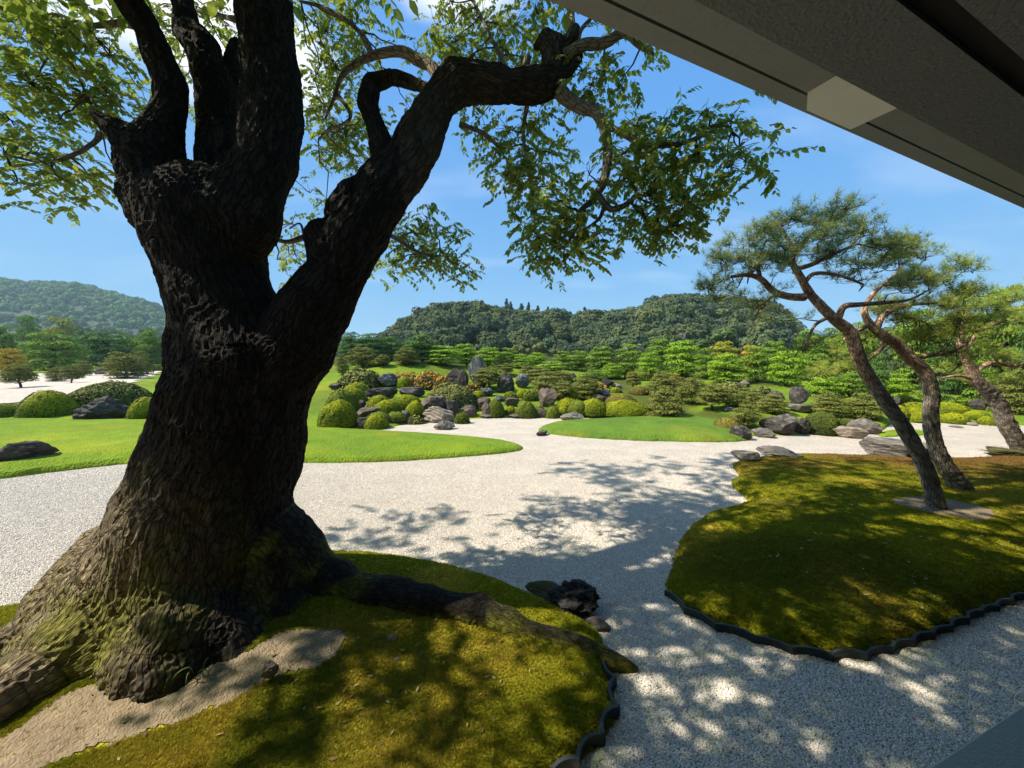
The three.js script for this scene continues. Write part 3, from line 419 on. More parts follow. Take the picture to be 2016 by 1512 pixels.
{
  const r = rng(77), Q = new THREE.Quaternion(), M = new THREE.Matrix4(), up = V(0, 1, 0);
  let big = 1; const stick = (a, b, r0, r1) => { const d = b.clone().sub(a), s = Math.abs(d.y) > 0.9 * d.length() ? V(1, 0, 0) : V(0, 1, 0), u = d.clone().cross(s).normalize(), w = u.clone().cross(d).normalize(), A = [], Bq = []; for (let i = 0; i < 4; i++) { const t = i * 2.0944, o = u.clone().multiplyScalar(Math.cos(t)).addScaledVector(w, Math.sin(t)); A.push(a.clone().addScaledVector(o, r0)); Bq.push(b.clone().addScaledVector(o, r1)); } const c = [0.1, 0.085, 0.055]; for (let i = 0; i < 3; i++) { twigs.tri(A[i], A[i + 1], Bq[i], c); twigs.tri(Bq[i], A[i + 1], Bq[i + 1], c); } };
  const wiggly = (a, b, r0, r1, n, j) => { let p = a; const l = a.distanceTo(b); for (let i = 1; i <= n; i++) { const q = a.clone().lerp(b, i / n); if (i < n) q.add(V(r() - 0.5, r() - 0.3, r() - 0.5).multiplyScalar(l * j)); stick(p, q, lerp(r0, r1, (i - 1) / n), lerp(r0, r1, i / n)); p = q; } };
  const sprig = (p) => {
    const th = r() * 6.283, dir = V(Math.cos(th), -0.25 + 0.6 * (r() - 0.5), Math.sin(th)).normalize(), L = (0.10 + 0.13 * r()) * big, n = 6 + Math.floor(r() * 6); let q = p.clone(), prev = p.clone();
    for (let i = 0; i < n; i++) {
      q = prev.clone().addScaledVector(dir, L / n); dir.y -= 0.06; dir.normalize();
      const side = dir.clone().cross(up).normalize().multiplyScalar(i % 2 ? 1 : -1), d = dir.clone().multiplyScalar(0.75).addScaledVector(side, 0.5 + 0.5 * r()).add(V(0, -0.1 - 0.55 * r(), 0)).normalize();
      leafSpots.push({ p: q.clone(), d, nrm: V(r() - 0.5, 0.55 + r() * 0.6, r() - 0.5).normalize(), s: (0.031 + 0.02 * r()) * big, t: r() });
      prev = q;
    }
    stick(p, q, 0.0016, 0.0008);
  };
  const cluster = (c, ax, ay, az, n) => {
    let best = null, bd = 1e9; for (const s of skeleton) { const d = s.p.distanceToSquared(c); if (d < bd) { bd = d; best = s; } }
    if (bd < 2.2) wiggly(best.p, c, Math.min(0.012, best.r), 0.005, 5, 0.12);
    const subs = Math.max(2, Math.round(n / 3));
    for (let i = 0; i < subs; i++) {
      const v = V(r() * 2 - 1, r() * 2 - 1, r() * 2 - 1).normalize().multiplyScalar(0.25 + 0.65 * Math.cbrt(r())), q = c.clone().add(V(v.x * ax, v.y * ay, v.z * az)); wiggly(c, q, 0.004, 0.002, 3, 0.15);
      const k = Math.round(n / subs); for (let j = 0; j < k; j++) sprig(q.clone().add(V((r() - 0.5) * 0.34, (r() - 0.5) * 0.26, (r() - 0.5) * 0.34)));
    }
  };
  for (const [x, y, rx, ry, d, n] of CL) { const k = d / F; cluster(P(x, y, d), rx * k * 0.8, ry * k * 0.8, Math.max(0.3, rx * k * 0.9), Math.round(n * 1.85)); }
  // the crown above the frame, which throws the dappled shade
  let made = 0;
  for (let t = 0; t < 4000 && made < 180; t++) {
    const x = -8.4 + 11 * r(), z = -7.6 + 7.2 * r(), lowest = Math.max(4.7, 2.6 + 0.98 * -z), y = lowest + r() * 1.3;
    if (((x + 2.6) / 5.4) ** 2 + ((z + 3.9) / 3.6) ** 2 > 1 || (z > -3.6 && x < -5) || fbm(x * 1.25, 3, z * 1.25, 2) < 0.06) continue;
    made++; const c = V(x, y, z); skeleton.push({ p: c, r: 0.006 }); big = 1.95; cluster(c, 0.6, 0.25, 0.6, 13);
  }
  for (let t = 0; t < 140; t++) { const z = -0.5 - 3.2 * r(), c = V(-4.9 + 5.2 * r(), 4.8 + 1.5 * r() + Math.max(0, -z - 2.2) * 0.9, z); if (fbm(c.x * 1.25, 3, z * 1.25, 2) < 0.04) continue; skeleton.push({ p: c, r: 0.006 }); cluster(c, 0.5, 0.25, 0.5, 14); }
  for (let t = 0; t < 34; t++) { const c = V(-5.9 + 2.6 * r(), 4.9 + 1.3 * r(), -1.1 - 2.2 * r()); if (fbm(c.x * 1.4, 5, c.z * 1.4, 2) < -0.1) continue; skeleton.push({ p: c, r: 0.006 }); cluster(c, 0.5, 0.25, 0.5, 15); }
  mesh('twigs', twigs.geo(), barkMat, bigTree).userData.kind = 'stuff';
  const lg = (() => { const s = new Soup(), c = [1, 1, 1], o = [[0, 0, 0], [0.28, 0.29, 0.05], [0.62, 0.25, 0.04], [1, 0, -0.05]].map((a) => V(a[0], a[2], a[1])), m = [0, 0.3, 0.65].map((a) => V(a, -0.03, 0)); for (const k of [1, -1]) { const q = o.map((v) => V(v.x, v.y, v.z * k)); s.tri(q[0], q[1], m[1], c); s.tri(m[1], q[1], q[2], c); s.tri(m[1], q[2], m[2], c); s.tri(m[2], q[2], q[3], c); } return s.geo(); })();
  const tint = (t) => { const b = lerp(0.8, 1.15, (t * 7.3) % 1); return t > 0.955 ? [0.52 * b, 0.48 * b, 0.06] : t > 0.4 ? [0.34 * b, 0.41 * b, 0.05] : [0.21 * b, 0.30 * b, 0.06]; };
  const leafMat = (c) => mat(c, { transmission: 0.6, thickness: 0, roughness: 0.8, specularIntensity: 0.5 });
  const ms = leafSpots.map((l) => { const x = l.d, y = l.nrm.clone().addScaledVector(x, -l.nrm.dot(x)).normalize(), z = x.clone().cross(y); return new THREE.Matrix4().makeBasis(x, y, z).scale(V(l.s * 1.25, l.s * 1.25, l.s * 1.25)).setPosition(l.p); });
  const inv = camera.position, seen = leafSpots.map((l, i) => { const d = -l.p.z, x = l.p.x / d * F + 1008, y = 705 - (l.p.y - EYE) / d * F; return { i, k: d > 0.5 && x > 0 && x < 2016 && y > 0 && y < 620 ? l.s / d : 0 }; }).sort((a, b) => b.k - a.k), apart = new Set(seen.slice(0, 300).map((s) => s.i));
  const four = [0.1, 0.4, 0.7, 0.95].map((t) => leafMat(tint(t))), many = new THREE.InstancedMesh(lg, leafMat([1, 1, 1]), leafSpots.length - apart.size); let k = 0;
  leafSpots.forEach((l, i) => { if (apart.has(i)) { const o = mesh('leaf', lg, four[l.t > 0.9 ? 3 : Math.floor(l.t * 3.3)], bigTree); ms[i].decompose(o.position, o.quaternion, o.scale); } else { many.setMatrixAt(k, ms[i]); many.setColorAt(k++, new THREE.Color().setRGB(...tint(l.t))); } });
  many.name = 'leaves'; many.userData.kind = 'stuff'; many.castShadow = many.receiveShadow = true; bigTree.add(many);
}

// ---------------------------------------------------------------- the building that the picture is taken from
{
  const u = ray(2690, 705).setY(0).normalize(), n = V(u.z, 0, -u.x); if (n.z > 0) n.negate();      // along the eave, and outwards
  const at = (x, y, H) => { const r = ray(x, y), p = V(0, EYE, 0).addScaledVector(r, (H - EYE) / r.y); return [p.dot(u), p.dot(n), p]; };
  const H = 3.6, b = thing('garden_building', 'grey eave and ceiling of the building cutting across the upper right corner', 'building');
  const HL = 3.36;
  const d1 = at(1368, 127, H)[1], d2 = at(1368, 78, H)[1], d3 = at(1368, 1, HL)[1], d4 = at(1790, 20, HL)[1], d5 = at(1900, 20, HL)[1];
  const grain = tex(256, (s, t) => tn(s, t, 90, 3) * 0.6 + tn(s, t, 40, 4) * 0.4), stone = tex(256, (s, t) => { const m = 0.88 + 0.24 * (tn(s, t, 100, 3) * 0.7 + tn(s, t, 8, 4) * 0.3); return [m, m, m]; }, true);
  const slab = (name, a0, a1, o0, o1, h0, h1, m, part = b) => {   // a0..a1 along u, o0..o1 along n
    const g = new THREE.BoxGeometry(a1 - a0, h1 - h0, o1 - o0), p = g.attributes.position, uv = []; for (let i = 0; i < p.count; i++) uv.push(p.getX(i) + p.getY(i) * 0.7, p.getZ(i) + p.getY(i) * 0.7); g.setAttribute('uv', new THREE.BufferAttribute(new Float32Array(uv), 2));
    const o = mesh(name, g, m, part); o.quaternion.setFromRotationMatrix(new THREE.Matrix4().makeBasis(u, V(0, 1, 0), n.clone().multiplyScalar(u.clone().cross(V(0, 1, 0)).dot(n) > 0 ? 1 : -1)));
    const c = u.clone().multiplyScalar((a0 + a1) / 2).addScaledVector(n, (o0 + o1) / 2); o.position.set(c.x, (h0 + h1) / 2, c.z); return o;
  };
  const paint = mat([0.275, 0.28, 0.255], { roughness: 0.8, map: rep(stone, 1.2), bumpMap: rep(grain, 1.2), bumpScale: 0.002 }), rough = mat([0.165, 0.168, 0.162], { map: rep(stone, 1.7), bumpMap: rep(grain, 1.7), bumpScale: 0.005, roughness: 0.95 }), dark = mat([0.02, 0.019, 0.018]), pale = mat([0.85, 0.82, 0.7], { roughness: 0.7 }), floorM = mat([0.12, 0.1, 0.08], { roughness: 0.6 }), wallM = mat([0.2, 0.19, 0.17]);
  slab('eave_board', -14, 30, d2 + 0.014, d1, H, H + 0.03, paint); slab('eave_board', -14, 30, d3 - 0.3, d2, H, H + 0.03, paint);
  slab('fascia', -14, 30, d1 - 0.02, d1 + 0.015, H + 0.031, H + 0.2, paint);
  slab('roof', -14, 30, -7, d1 - 0.022, H + 0.05, H + 0.3, dark);
  slab('lintel', -14, 30, d4, d3, HL, H - 0.002, rough);
  slab('shade_rail', -14, 30, d5, d4 - 0.004, HL + 0.02, H, dark);
  slab('ceiling', -14, 30, -7, d5 - 0.004, HL - 0.004, H + 0.02, rough);
  slab('back_wall', -14, 30, -7.2, -7.002, -0.1, H + 0.2, wallM); slab('floor', -14, 30, -7, -0.42, 0.1, 0.42, floorM);
  slab('end_wall', -14.2, -14.002, -7, -0.4, -0.1, H + 0.2, wallM); slab('end_wall', 30.002, 30.2, -7, -0.4, -0.1, H + 0.2, wallM);
  // the end of a rafter that hangs under the boards
  const [ua, oa, pa] = at(1590, 181, H), dep = -pa.z, rb = ray(1583, 240), hb = EYE + rb.y * dep, [ub] = at(1644, 269, hb);
  const beam = slab('rafter_end', ua, ub, d3 - 0.2, oa, hb, H - 0.002, pale);
  // window sill in the lower right corner
  const s0 = G(1836, 1512, 1.25), s1 = G(2016, 1392, 1.25), e = s1.clone().sub(s0).normalize(), f = V(-e.z, 0, e.x); if (f.z < 0) f.negate();
  const sill = mesh('window_sill', (() => { const s = new THREE.Shape(); const q = [s0.clone().addScaledVector(e, -1.2), s1.clone().addScaledVector(e, 2), s1.clone().addScaledVector(e, 2).addScaledVector(f, 0.5), s0.clone().addScaledVector(e, -1.2).addScaledVector(f, 0.5)]; q.forEach((p, i) => i ? s.lineTo(p.x, -p.z) : s.moveTo(p.x, -p.z)); s.closePath(); const g = new THREE.ExtrudeGeometry(s, { depth: 0.04, bevelEnabled: true, bevelSize: 0.004, bevelThickness: 0.004, bevelSegments: 2 }); g.rotateX(-Math.PI / 2); g.translate(0, 1.206, 0); return g; })(), mat([0.42, 0.47, 0.44], { roughness: 0.5, bumpMap: rep(grain, 4), bumpScale: 0.001 }), b);
}
// ---------------------------------------------------------------- curved tiles edging the moss beds
{
  const ORD = 'first second third fourth fifth sixth seventh eighth ninth tenth eleventh twelfth thirteenth fourteenth fifteenth sixteenth seventeenth eighteenth nineteenth twentieth twenty-first twenty-second twenty-third twenty-fourth'.split(' ');
  const arc = (chord, sag, th, h0, h1, off) => { const R0 = (chord * chord / 4 + sag * sag) / (2 * sag), half = Math.asin(chord / 2 / R0), s = new THREE.Shape(), N = 12, pt = (r, t) => [Math.sin(t) * r, Math.cos(t) * r - R0 + sag + off]; for (let i = 0; i <= N; i++) { const [x, y] = pt(R0, lerp(-half, half, i / N)); i ? s.lineTo(x, y) : s.moveTo(x, y); } for (let i = N; i >= 0; i--) { const [x, y] = pt(R0 - th, lerp(-half, half, i / N)); s.lineTo(x, y); } s.closePath(); const g = new THREE.ExtrudeGeometry(s, { depth: h1 - h0, bevelEnabled: true, bevelSize: 0.003, bevelThickness: 0.003, bevelSegments: 2 }); g.rotateX(-Math.PI / 2); g.translate(0, h0, 0); return g; };
  const slate = mat([0.034, 0.043, 0.043], { roughness: 0.55, specularIntensity: 0.5, bumpMap: rep(soilBump, 3), bumpScale: 0.003 });
  const row = (pts, step, mk, bed, label, group, start) => {
    const c = new THREE.CatmullRomCurve3(pts.map(([x, y]) => G(x, y, 0.05)), false, 'centripetal'), L = c.getLength(), n = Math.round(L / step), g = mk(L / n);
    for (let i = 0; i < n; i++) {
      const a = c.getPointAt(i / n), b2 = c.getPointAt((i + 1) / n), m = a.clone().lerp(b2, 0.5), d = b2.clone().sub(a).setY(0).normalize(), out = V(d.z, 0, -d.x); if (out.dot(m.clone().sub(bed.c)) < 0) out.negate();
      const o = mesh('edging_tile', g, slate); o.quaternion.setFromRotationMatrix(new THREE.Matrix4().makeBasis(V(0, 1, 0).cross(out), V(0, 1, 0), out)); o.position.set(m.x, 0.004 * (i % 3), m.z).addScaledVector(out, 0.02); o.rotateY(0.06 * vn(i * 1.7, 3, 1));
      tag(o, label.replace('#', ORD[i]), 'edging tile', group);
    }
  };
  row([[1187, 1292], [1202, 1335], [1211, 1378], [1196, 1428], [1158, 1468], [1100, 1520], [1010, 1600]], 0.19, (c) => mergeGeometries([arc(c * 1.08, 0.048, 0.016, -0.04, 0.075, 0), arc(c * 0.94, 0.046, 0.018, -0.04, 0.05, 0.018)]), bedA, '# dark curved tile from the mossy root along the near mound', 'curved tiles edging the near moss mound');
  row([[1316, 1162], [1345, 1190], [1380, 1214], [1425, 1232], [1470, 1245], [1540, 1268], [1600, 1280], [1660, 1285], [1720, 1278], [1800, 1254], [1860, 1231], [1920, 1203], [2016, 1167], [2200, 1110]], 0.25, (c) => arc(c * 1.04, 0.03, 0.015, -0.04, 0.058, 0), bedB, '# dark tile from the left end of the row edging the pine mound', 'curved tiles edging the far moss mound');
}
// ---------------------------------------------------------------- loose gravel stones, moss sprigs and blades of lawn
{
  const r = rng(5), M = new THREE.Matrix4(), q = new THREE.Quaternion(), e = new THREE.Euler(), v = V(), s = V(), C = new THREE.Color();
  const pebble = new THREE.IcosahedronGeometry(1, 0); { const p = pebble.attributes.position; for (let i = 0; i < p.count; i++) { const k = 0.78 + 0.4 * h3(Math.round(p.getX(i) * 50), Math.round(p.getY(i) * 50), Math.round(p.getZ(i) * 50)); p.setXYZ(i, p.getX(i) * k, p.getY(i) * k, p.getZ(i) * k); } pebble.computeVertexNormals(); }
  const inA = (x, z) => bedA.rad(x, z), inB = (x, z) => bedB.rad(x, z), spots = [];
  for (let t = 0; t < 640000; t++) { const d = 1.45 + 7.5 * (1 - Math.sqrt(1 - r())), x = (r() * 3.1 - 1.55) * d; if (inA(x, -d) < 1 || inB(x, -d) < 1) continue; spots.push([x, -d]); }
  const g = new THREE.InstancedMesh(pebble, mat([1, 1, 1], { roughness: 0.9 }), spots.length);
  spots.forEach(([x, z], i) => { const k = 0.0042 + 0.0034 * r(), c = PEB[Math.floor(r() * 7)], m = 0.92 + 0.25 * r(); e.set(r() * 6, r() * 6, r() * 6); M.compose(v.set(x, k * 0.35 * r() + 0.001, z), q.setFromEuler(e), s.set(k * 1.2, k * 0.8, k)); g.setMatrixAt(i, M); g.setColorAt(i, C.setRGB(c[0] * m, c[1] * m, c[2] * m)); });
  g.name = 'gravel_pebbles'; g.userData.kind = 'stuff'; g.castShadow = g.receiveShadow = true; scene.add(g);
  // a little cushion of moss: a few short blades
  const tuft = (n, h, w, lean, seed) => { const so = new Soup(), k = rng(seed); for (let i = 0; i < n; i++) { const a = k() * 6.28, l = h * (0.6 + 0.6 * k()), b = V(Math.cos(a) * k() * lean * 0.7, 0, Math.sin(a) * k() * lean * 0.7), d = V(Math.cos(a), 0, Math.sin(a)), tip = b.clone().addScaledVector(d, lean * k() * 1.4).add(V(0, l, 0)), sd = V(-d.z, 0, d.x).multiplyScalar(w); so.tri(b.clone().add(sd), b.clone().sub(sd), tip, [1, 1, 1]); } return so.geo(); };
  const mossGeo = tuft(12, 0.0105, 0.0021, 0.011, 9), mossLeaf = mat([1, 1, 1], { transmission: 0.3, thickness: 0, roughness: 0.9, specularIntensity: 0.25 });
  const cover = (name, bed, n, pick, geo, m, col, size, skip, kind) => {
    const list = []; for (let t = 0; t < n * 6 && list.length < n; t++) { const [x, z] = pick(); const q2 = bed.rad(x, z); if (q2 > 1 || skip(x, z)) continue; list.push([x, z]); }
    const o = new THREE.InstancedMesh(geo, m, list.length); list.forEach(([x, z], i) => { const k = size * (0.6 + 0.8 * r()), c = col(x, z), b = 0.7 + 0.7 * r(); e.set(0.5 * (r() - 0.5), r() * 6.28, 0.5 * (r() - 0.5)); M.compose(v.set(x, bed.h(x, z) - 0.002, z), q.setFromEuler(e), s.set(k, k * (0.8 + 0.5 * r()), k)); o.setMatrixAt(i, M); o.setColorAt(i, C.setRGB(c[0] * b, c[1] * b, c[2] * b)); });
    o.name = numbered(name); o.userData.kind = 'stuff'; o.castShadow = o.receiveShadow = true; scene.add(o);
  };
  cover('moss', bedA, 130000, () => { const d = 1.35 + 3.6 * (1 - Math.sqrt(1 - r())); return [(r() * 2 - 1.55) * d, -d]; }, mossGeo, mossLeaf, MOSS, 1, (x, z) => inSoil(x, z) && r() > 0.02);
  cover('moss', bedB, 120000, () => { const d = 2.6 + 6 * r(); return [(r() * 1.3 + 0.35) * d, -d]; }, mossGeo, mossLeaf, mossB, 1.35, (x, z) => inRing(x, z) || inPath(x, z));
  // pale fallen leaves lying on the far moss bed
  const fl = new Soup(); for (let i = 0; i < 150; i++) { const x = 2.4 + 3.2 * r(), z = -2.9 - 2.4 * r(); if (bedB.rad(x, z) > 0.97) continue; const a = r() * 6.28, l = 0.012 + 0.016 * r(), y = bedB.h(x, z) + 0.016, d = V(Math.cos(a) * l, 0.004 * r(), Math.sin(a) * l), w = V(-Math.sin(a) * l * 0.4, 0.003 * r(), Math.cos(a) * l * 0.4), p = V(x, y, z), c = r() > 0.4 ? [0.42, 0.4, 0.2] : [0.3, 0.2, 0.08]; fl.tri(p.clone().add(d), p.clone().add(w), p.clone().sub(w), c); fl.tri(p.clone().sub(d), p.clone().sub(w), p.clone().add(w), c); }
  for (let i = 0; i < 170; i++) { const d = 1.7 + 2 * r(), x = (r() * 1.6 - 1.3) * d, z = -d; if (bedA.rad(x, z) > 0.96) continue; const a = r() * 6.28, l = 0.01 + 0.014 * r(), y = bedA.h(x, z) + 0.014, dd = V(Math.cos(a) * l, 0.004 * r(), Math.sin(a) * l), w = V(-Math.sin(a) * l * 0.4, 0.004 * r(), Math.cos(a) * l * 0.4), p = V(x, y, z), c = r() > 0.6 ? [0.34, 0.3, 0.12] : [0.2, 0.12, 0.05]; fl.tri(p.clone().add(dd), p.clone().add(w), p.clone().sub(w), c); fl.tri(p.clone().sub(dd), p.clone().sub(w), p.clone().add(w), c); }
  // a few arching blades growing at the foot of the trunk
  { const at = G(405, 1340, 0.2), t = thing('grass_tuft', 'few thin arching green blades at the foot of the big trunk', 'grass tuft', null, at.setY(bedA.h(at.x, at.z))), gm = mat([0.16, 0.24, 0.05], { transmission: 0.3, thickness: 0 }); for (let i = 0; i < 6; i++) { const a = i * 1.1, o = V(0.16 * (r() - 0.5), 0, 0.05 * r()), k = 0.04 + 0.04 * r(); mesh('blade', tube([o, o.clone().add(V(Math.cos(a) * k * 0.3, k, Math.sin(a) * k * 0.3)), o.clone().add(V(Math.cos(a) * k, k * 1.05, Math.sin(a) * k)), o.clone().add(V(Math.cos(a) * k * 1.5, k * 0.6, Math.sin(a) * k * 1.5))], [0.003, 0.0035, 0.003, 0.001], { sides: 4, seg: 9 }), gm, t); } }
  const f = mesh('fallen_leaves', fl.geo(), leafy()); f.userData.kind = 'stuff';
}

// ---------------------------------------------------------------- rocks
const rockMat = vmat({ roughness: 0.85, specularIntensity: 0.35, bumpMap: rep(soilBump, 1.5), bumpScale: 0.01 });
const ROCKS = { dark: [[0.125, 0.115, 0.105], [0.035, 0.033, 0.032], 0.5], brown: [[0.21, 0.175, 0.145], [0.075, 0.062, 0.053], 0.3], blue: [[0.17, 0.195, 0.20], [0.06, 0.072, 0.08], 0.7], pale: [[0.46, 0.41, 0.34], [0.22, 0.185, 0.15], 0.4], grey: [[0.27, 0.255, 0.24], [0.12, 0.112, 0.108], 0.5], black: [[0.065, 0.066, 0.065], [0.025, 0.026, 0.026], 0.08], moss: [[0.15, 0.13, 0.06], [0.09, 0.11, 0.03], 0.1] };
function rockGeo(seed, w, h, d, o = {}) {
  const r = rng(seed + 11), det = o.det || 13, g = new THREE.IcosahedronGeometry(1, det), p = g.attributes.position, n = p.count, planes = [], [ca, cb, lich] = ROCKS[o.c || 'dark'], col = [];
  const np = (o.planes || 13) + 6; for (let i = 0; i < np; i++) { const v = V(r() * 2 - 1, (r() * 2 - 1) * 0.75, r() * 2 - 1).normalize(); planes.push([v, 0.58 + 0.36 * r()]); }
  if (o.flat) planes.push([V(0.08 * (r() - 0.5), 1, 0.1 * (r() - 0.5)).normalize(), 0.62]);
  const sd = seed * 3.7, tilt = o.tilt ?? (r() - 0.5), st = V(tilt, 1, 0.3 * (r() - 0.5)).normalize(), v = V();
  for (let i = 0; i < n; i++) {
    v.fromBufferAttribute(p, i).normalize(); let q = 1.02; for (const [m, k] of planes) { const c = v.dot(m); if (c > 0.05) q = Math.min(q, k / c); }
    const rough = o.rough ?? 0.1, ridge = Math.abs(vn(v.x * 2.3 + sd, v.y * 2.3, v.z * 2.3)), lay = (o.layers ?? 0.5) * (Math.abs(((v.dot(st) * q * 3.4 + 0.5 * vn(v.x * 2 + sd, v.y * 2, v.z * 2) + 40) % 1) - 0.5) - 0.25);
    q += rough * (0.7 * (0.5 - ridge) + 0.8 * fbm(v.x * 4 + sd, v.y * 4, v.z * 4, 4)) + 0.12 * lay;
    p.setXYZ(i, v.x * q * w / 2 * 1.06, v.y * q * h * 0.62, v.z * q * d / 2);
    if (o.peak) { const t = clamp((v.y * q + 1) / 2); p.setX(i, p.getX(i) * lerp(1.12, lerp(1, o.peak, 0.75), t) + (o.lean || 0) * w * t); p.setZ(i, p.getZ(i) * lerp(1.1, lerp(1, o.peak, 0.75), t)); }
    p.setY(i, p.getY(i) + h * 0.40);
  }
  g.computeBoundingBox(); { const b = g.boundingBox, sx = w / (b.max.x - b.min.x), sy = h * 1.08 / (b.max.y - b.min.y); for (let i = 0; i < n; i++) p.setXYZ(i, (p.getX(i) - (b.min.x + b.max.x) / 2) * sx, (p.getY(i) - b.min.y) * sy - h * 0.08, p.getZ(i)); }
  g.computeVertexNormals();
  const mg = g; const nn = mg.attributes.normal;
  for (let i = 0; i < n; i++) {
    const x = p.getX(i) / w * 3 + sd, y = p.getY(i) / h * 3, z = p.getZ(i) / w * 3, k = clamp(0.5 + 0.7 * fbm(x * 2, y * 2, z * 2, 4)), sc = Math.max(0.5, Math.min(w, h)), l = lich * sstep(0.12, 0.5, fbm(x * 3.1, y * 3.1, z * 3.1 + 5, 4) + 0.14 * nn.getY(i)), vein = 0.35 * sstep(0.06, 0, Math.abs(vn(x * 2.2, y * 1.2, z * 2.2)));
    let c = ca.map((a, j) => lerp(cb[j], a, k)); c = c.map((a, j) => lerp(a, [0.42, 0.41, 0.39][j], clamp(l * 0.75))).map((a) => a * (1 - vein));
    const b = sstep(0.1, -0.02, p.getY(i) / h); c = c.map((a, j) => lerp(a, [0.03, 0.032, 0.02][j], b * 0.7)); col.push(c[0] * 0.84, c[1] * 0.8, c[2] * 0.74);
  }
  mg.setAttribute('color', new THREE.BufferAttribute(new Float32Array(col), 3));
  return mg;
}
// [middle, foot, width, top] in the photograph -> a place and a size in the garden
function stand(x, y, w, top, thick = 0.5, base) {
  const p = base !== undefined ? G(x, y, base) : T(x, y), d0 = -p.z, W0 = w * d0 / F * cosAt(x), dep = W0 * thick, d = d0 + dep * 0.45, f = V(p.x / d0, 0, -1), q = p.clone().addScaledVector(f, dep * 0.45);
  q.y = base !== undefined ? base : Math.max(land(q.x, q.z), 0); const rt = ray(x, top), H = EYE + rt.y / -rt.z * d - q.y;
  return { p: q, W: w * d / F * cosAt(x), H: Math.max(base !== undefined ? 0.025 : 0.08, H), dep, d };
}
let seedN = 100;
function rock(x, y, w, top, label, o = {}) {
  const s = stand(x, y, w, top, o.thick ?? 0.7, o.base); const m = mesh('garden_rock', rockGeo(o.seed || seedN++, s.W, s.H, s.W * (o.thick ?? 0.7), o), rockMat); m.position.copy(s.p); m.position.y -= 0.02; m.rotation.y = -Math.atan2(s.p.x, -s.p.z) + (o.turn || 0); return tag(m, label, 'rock');
}
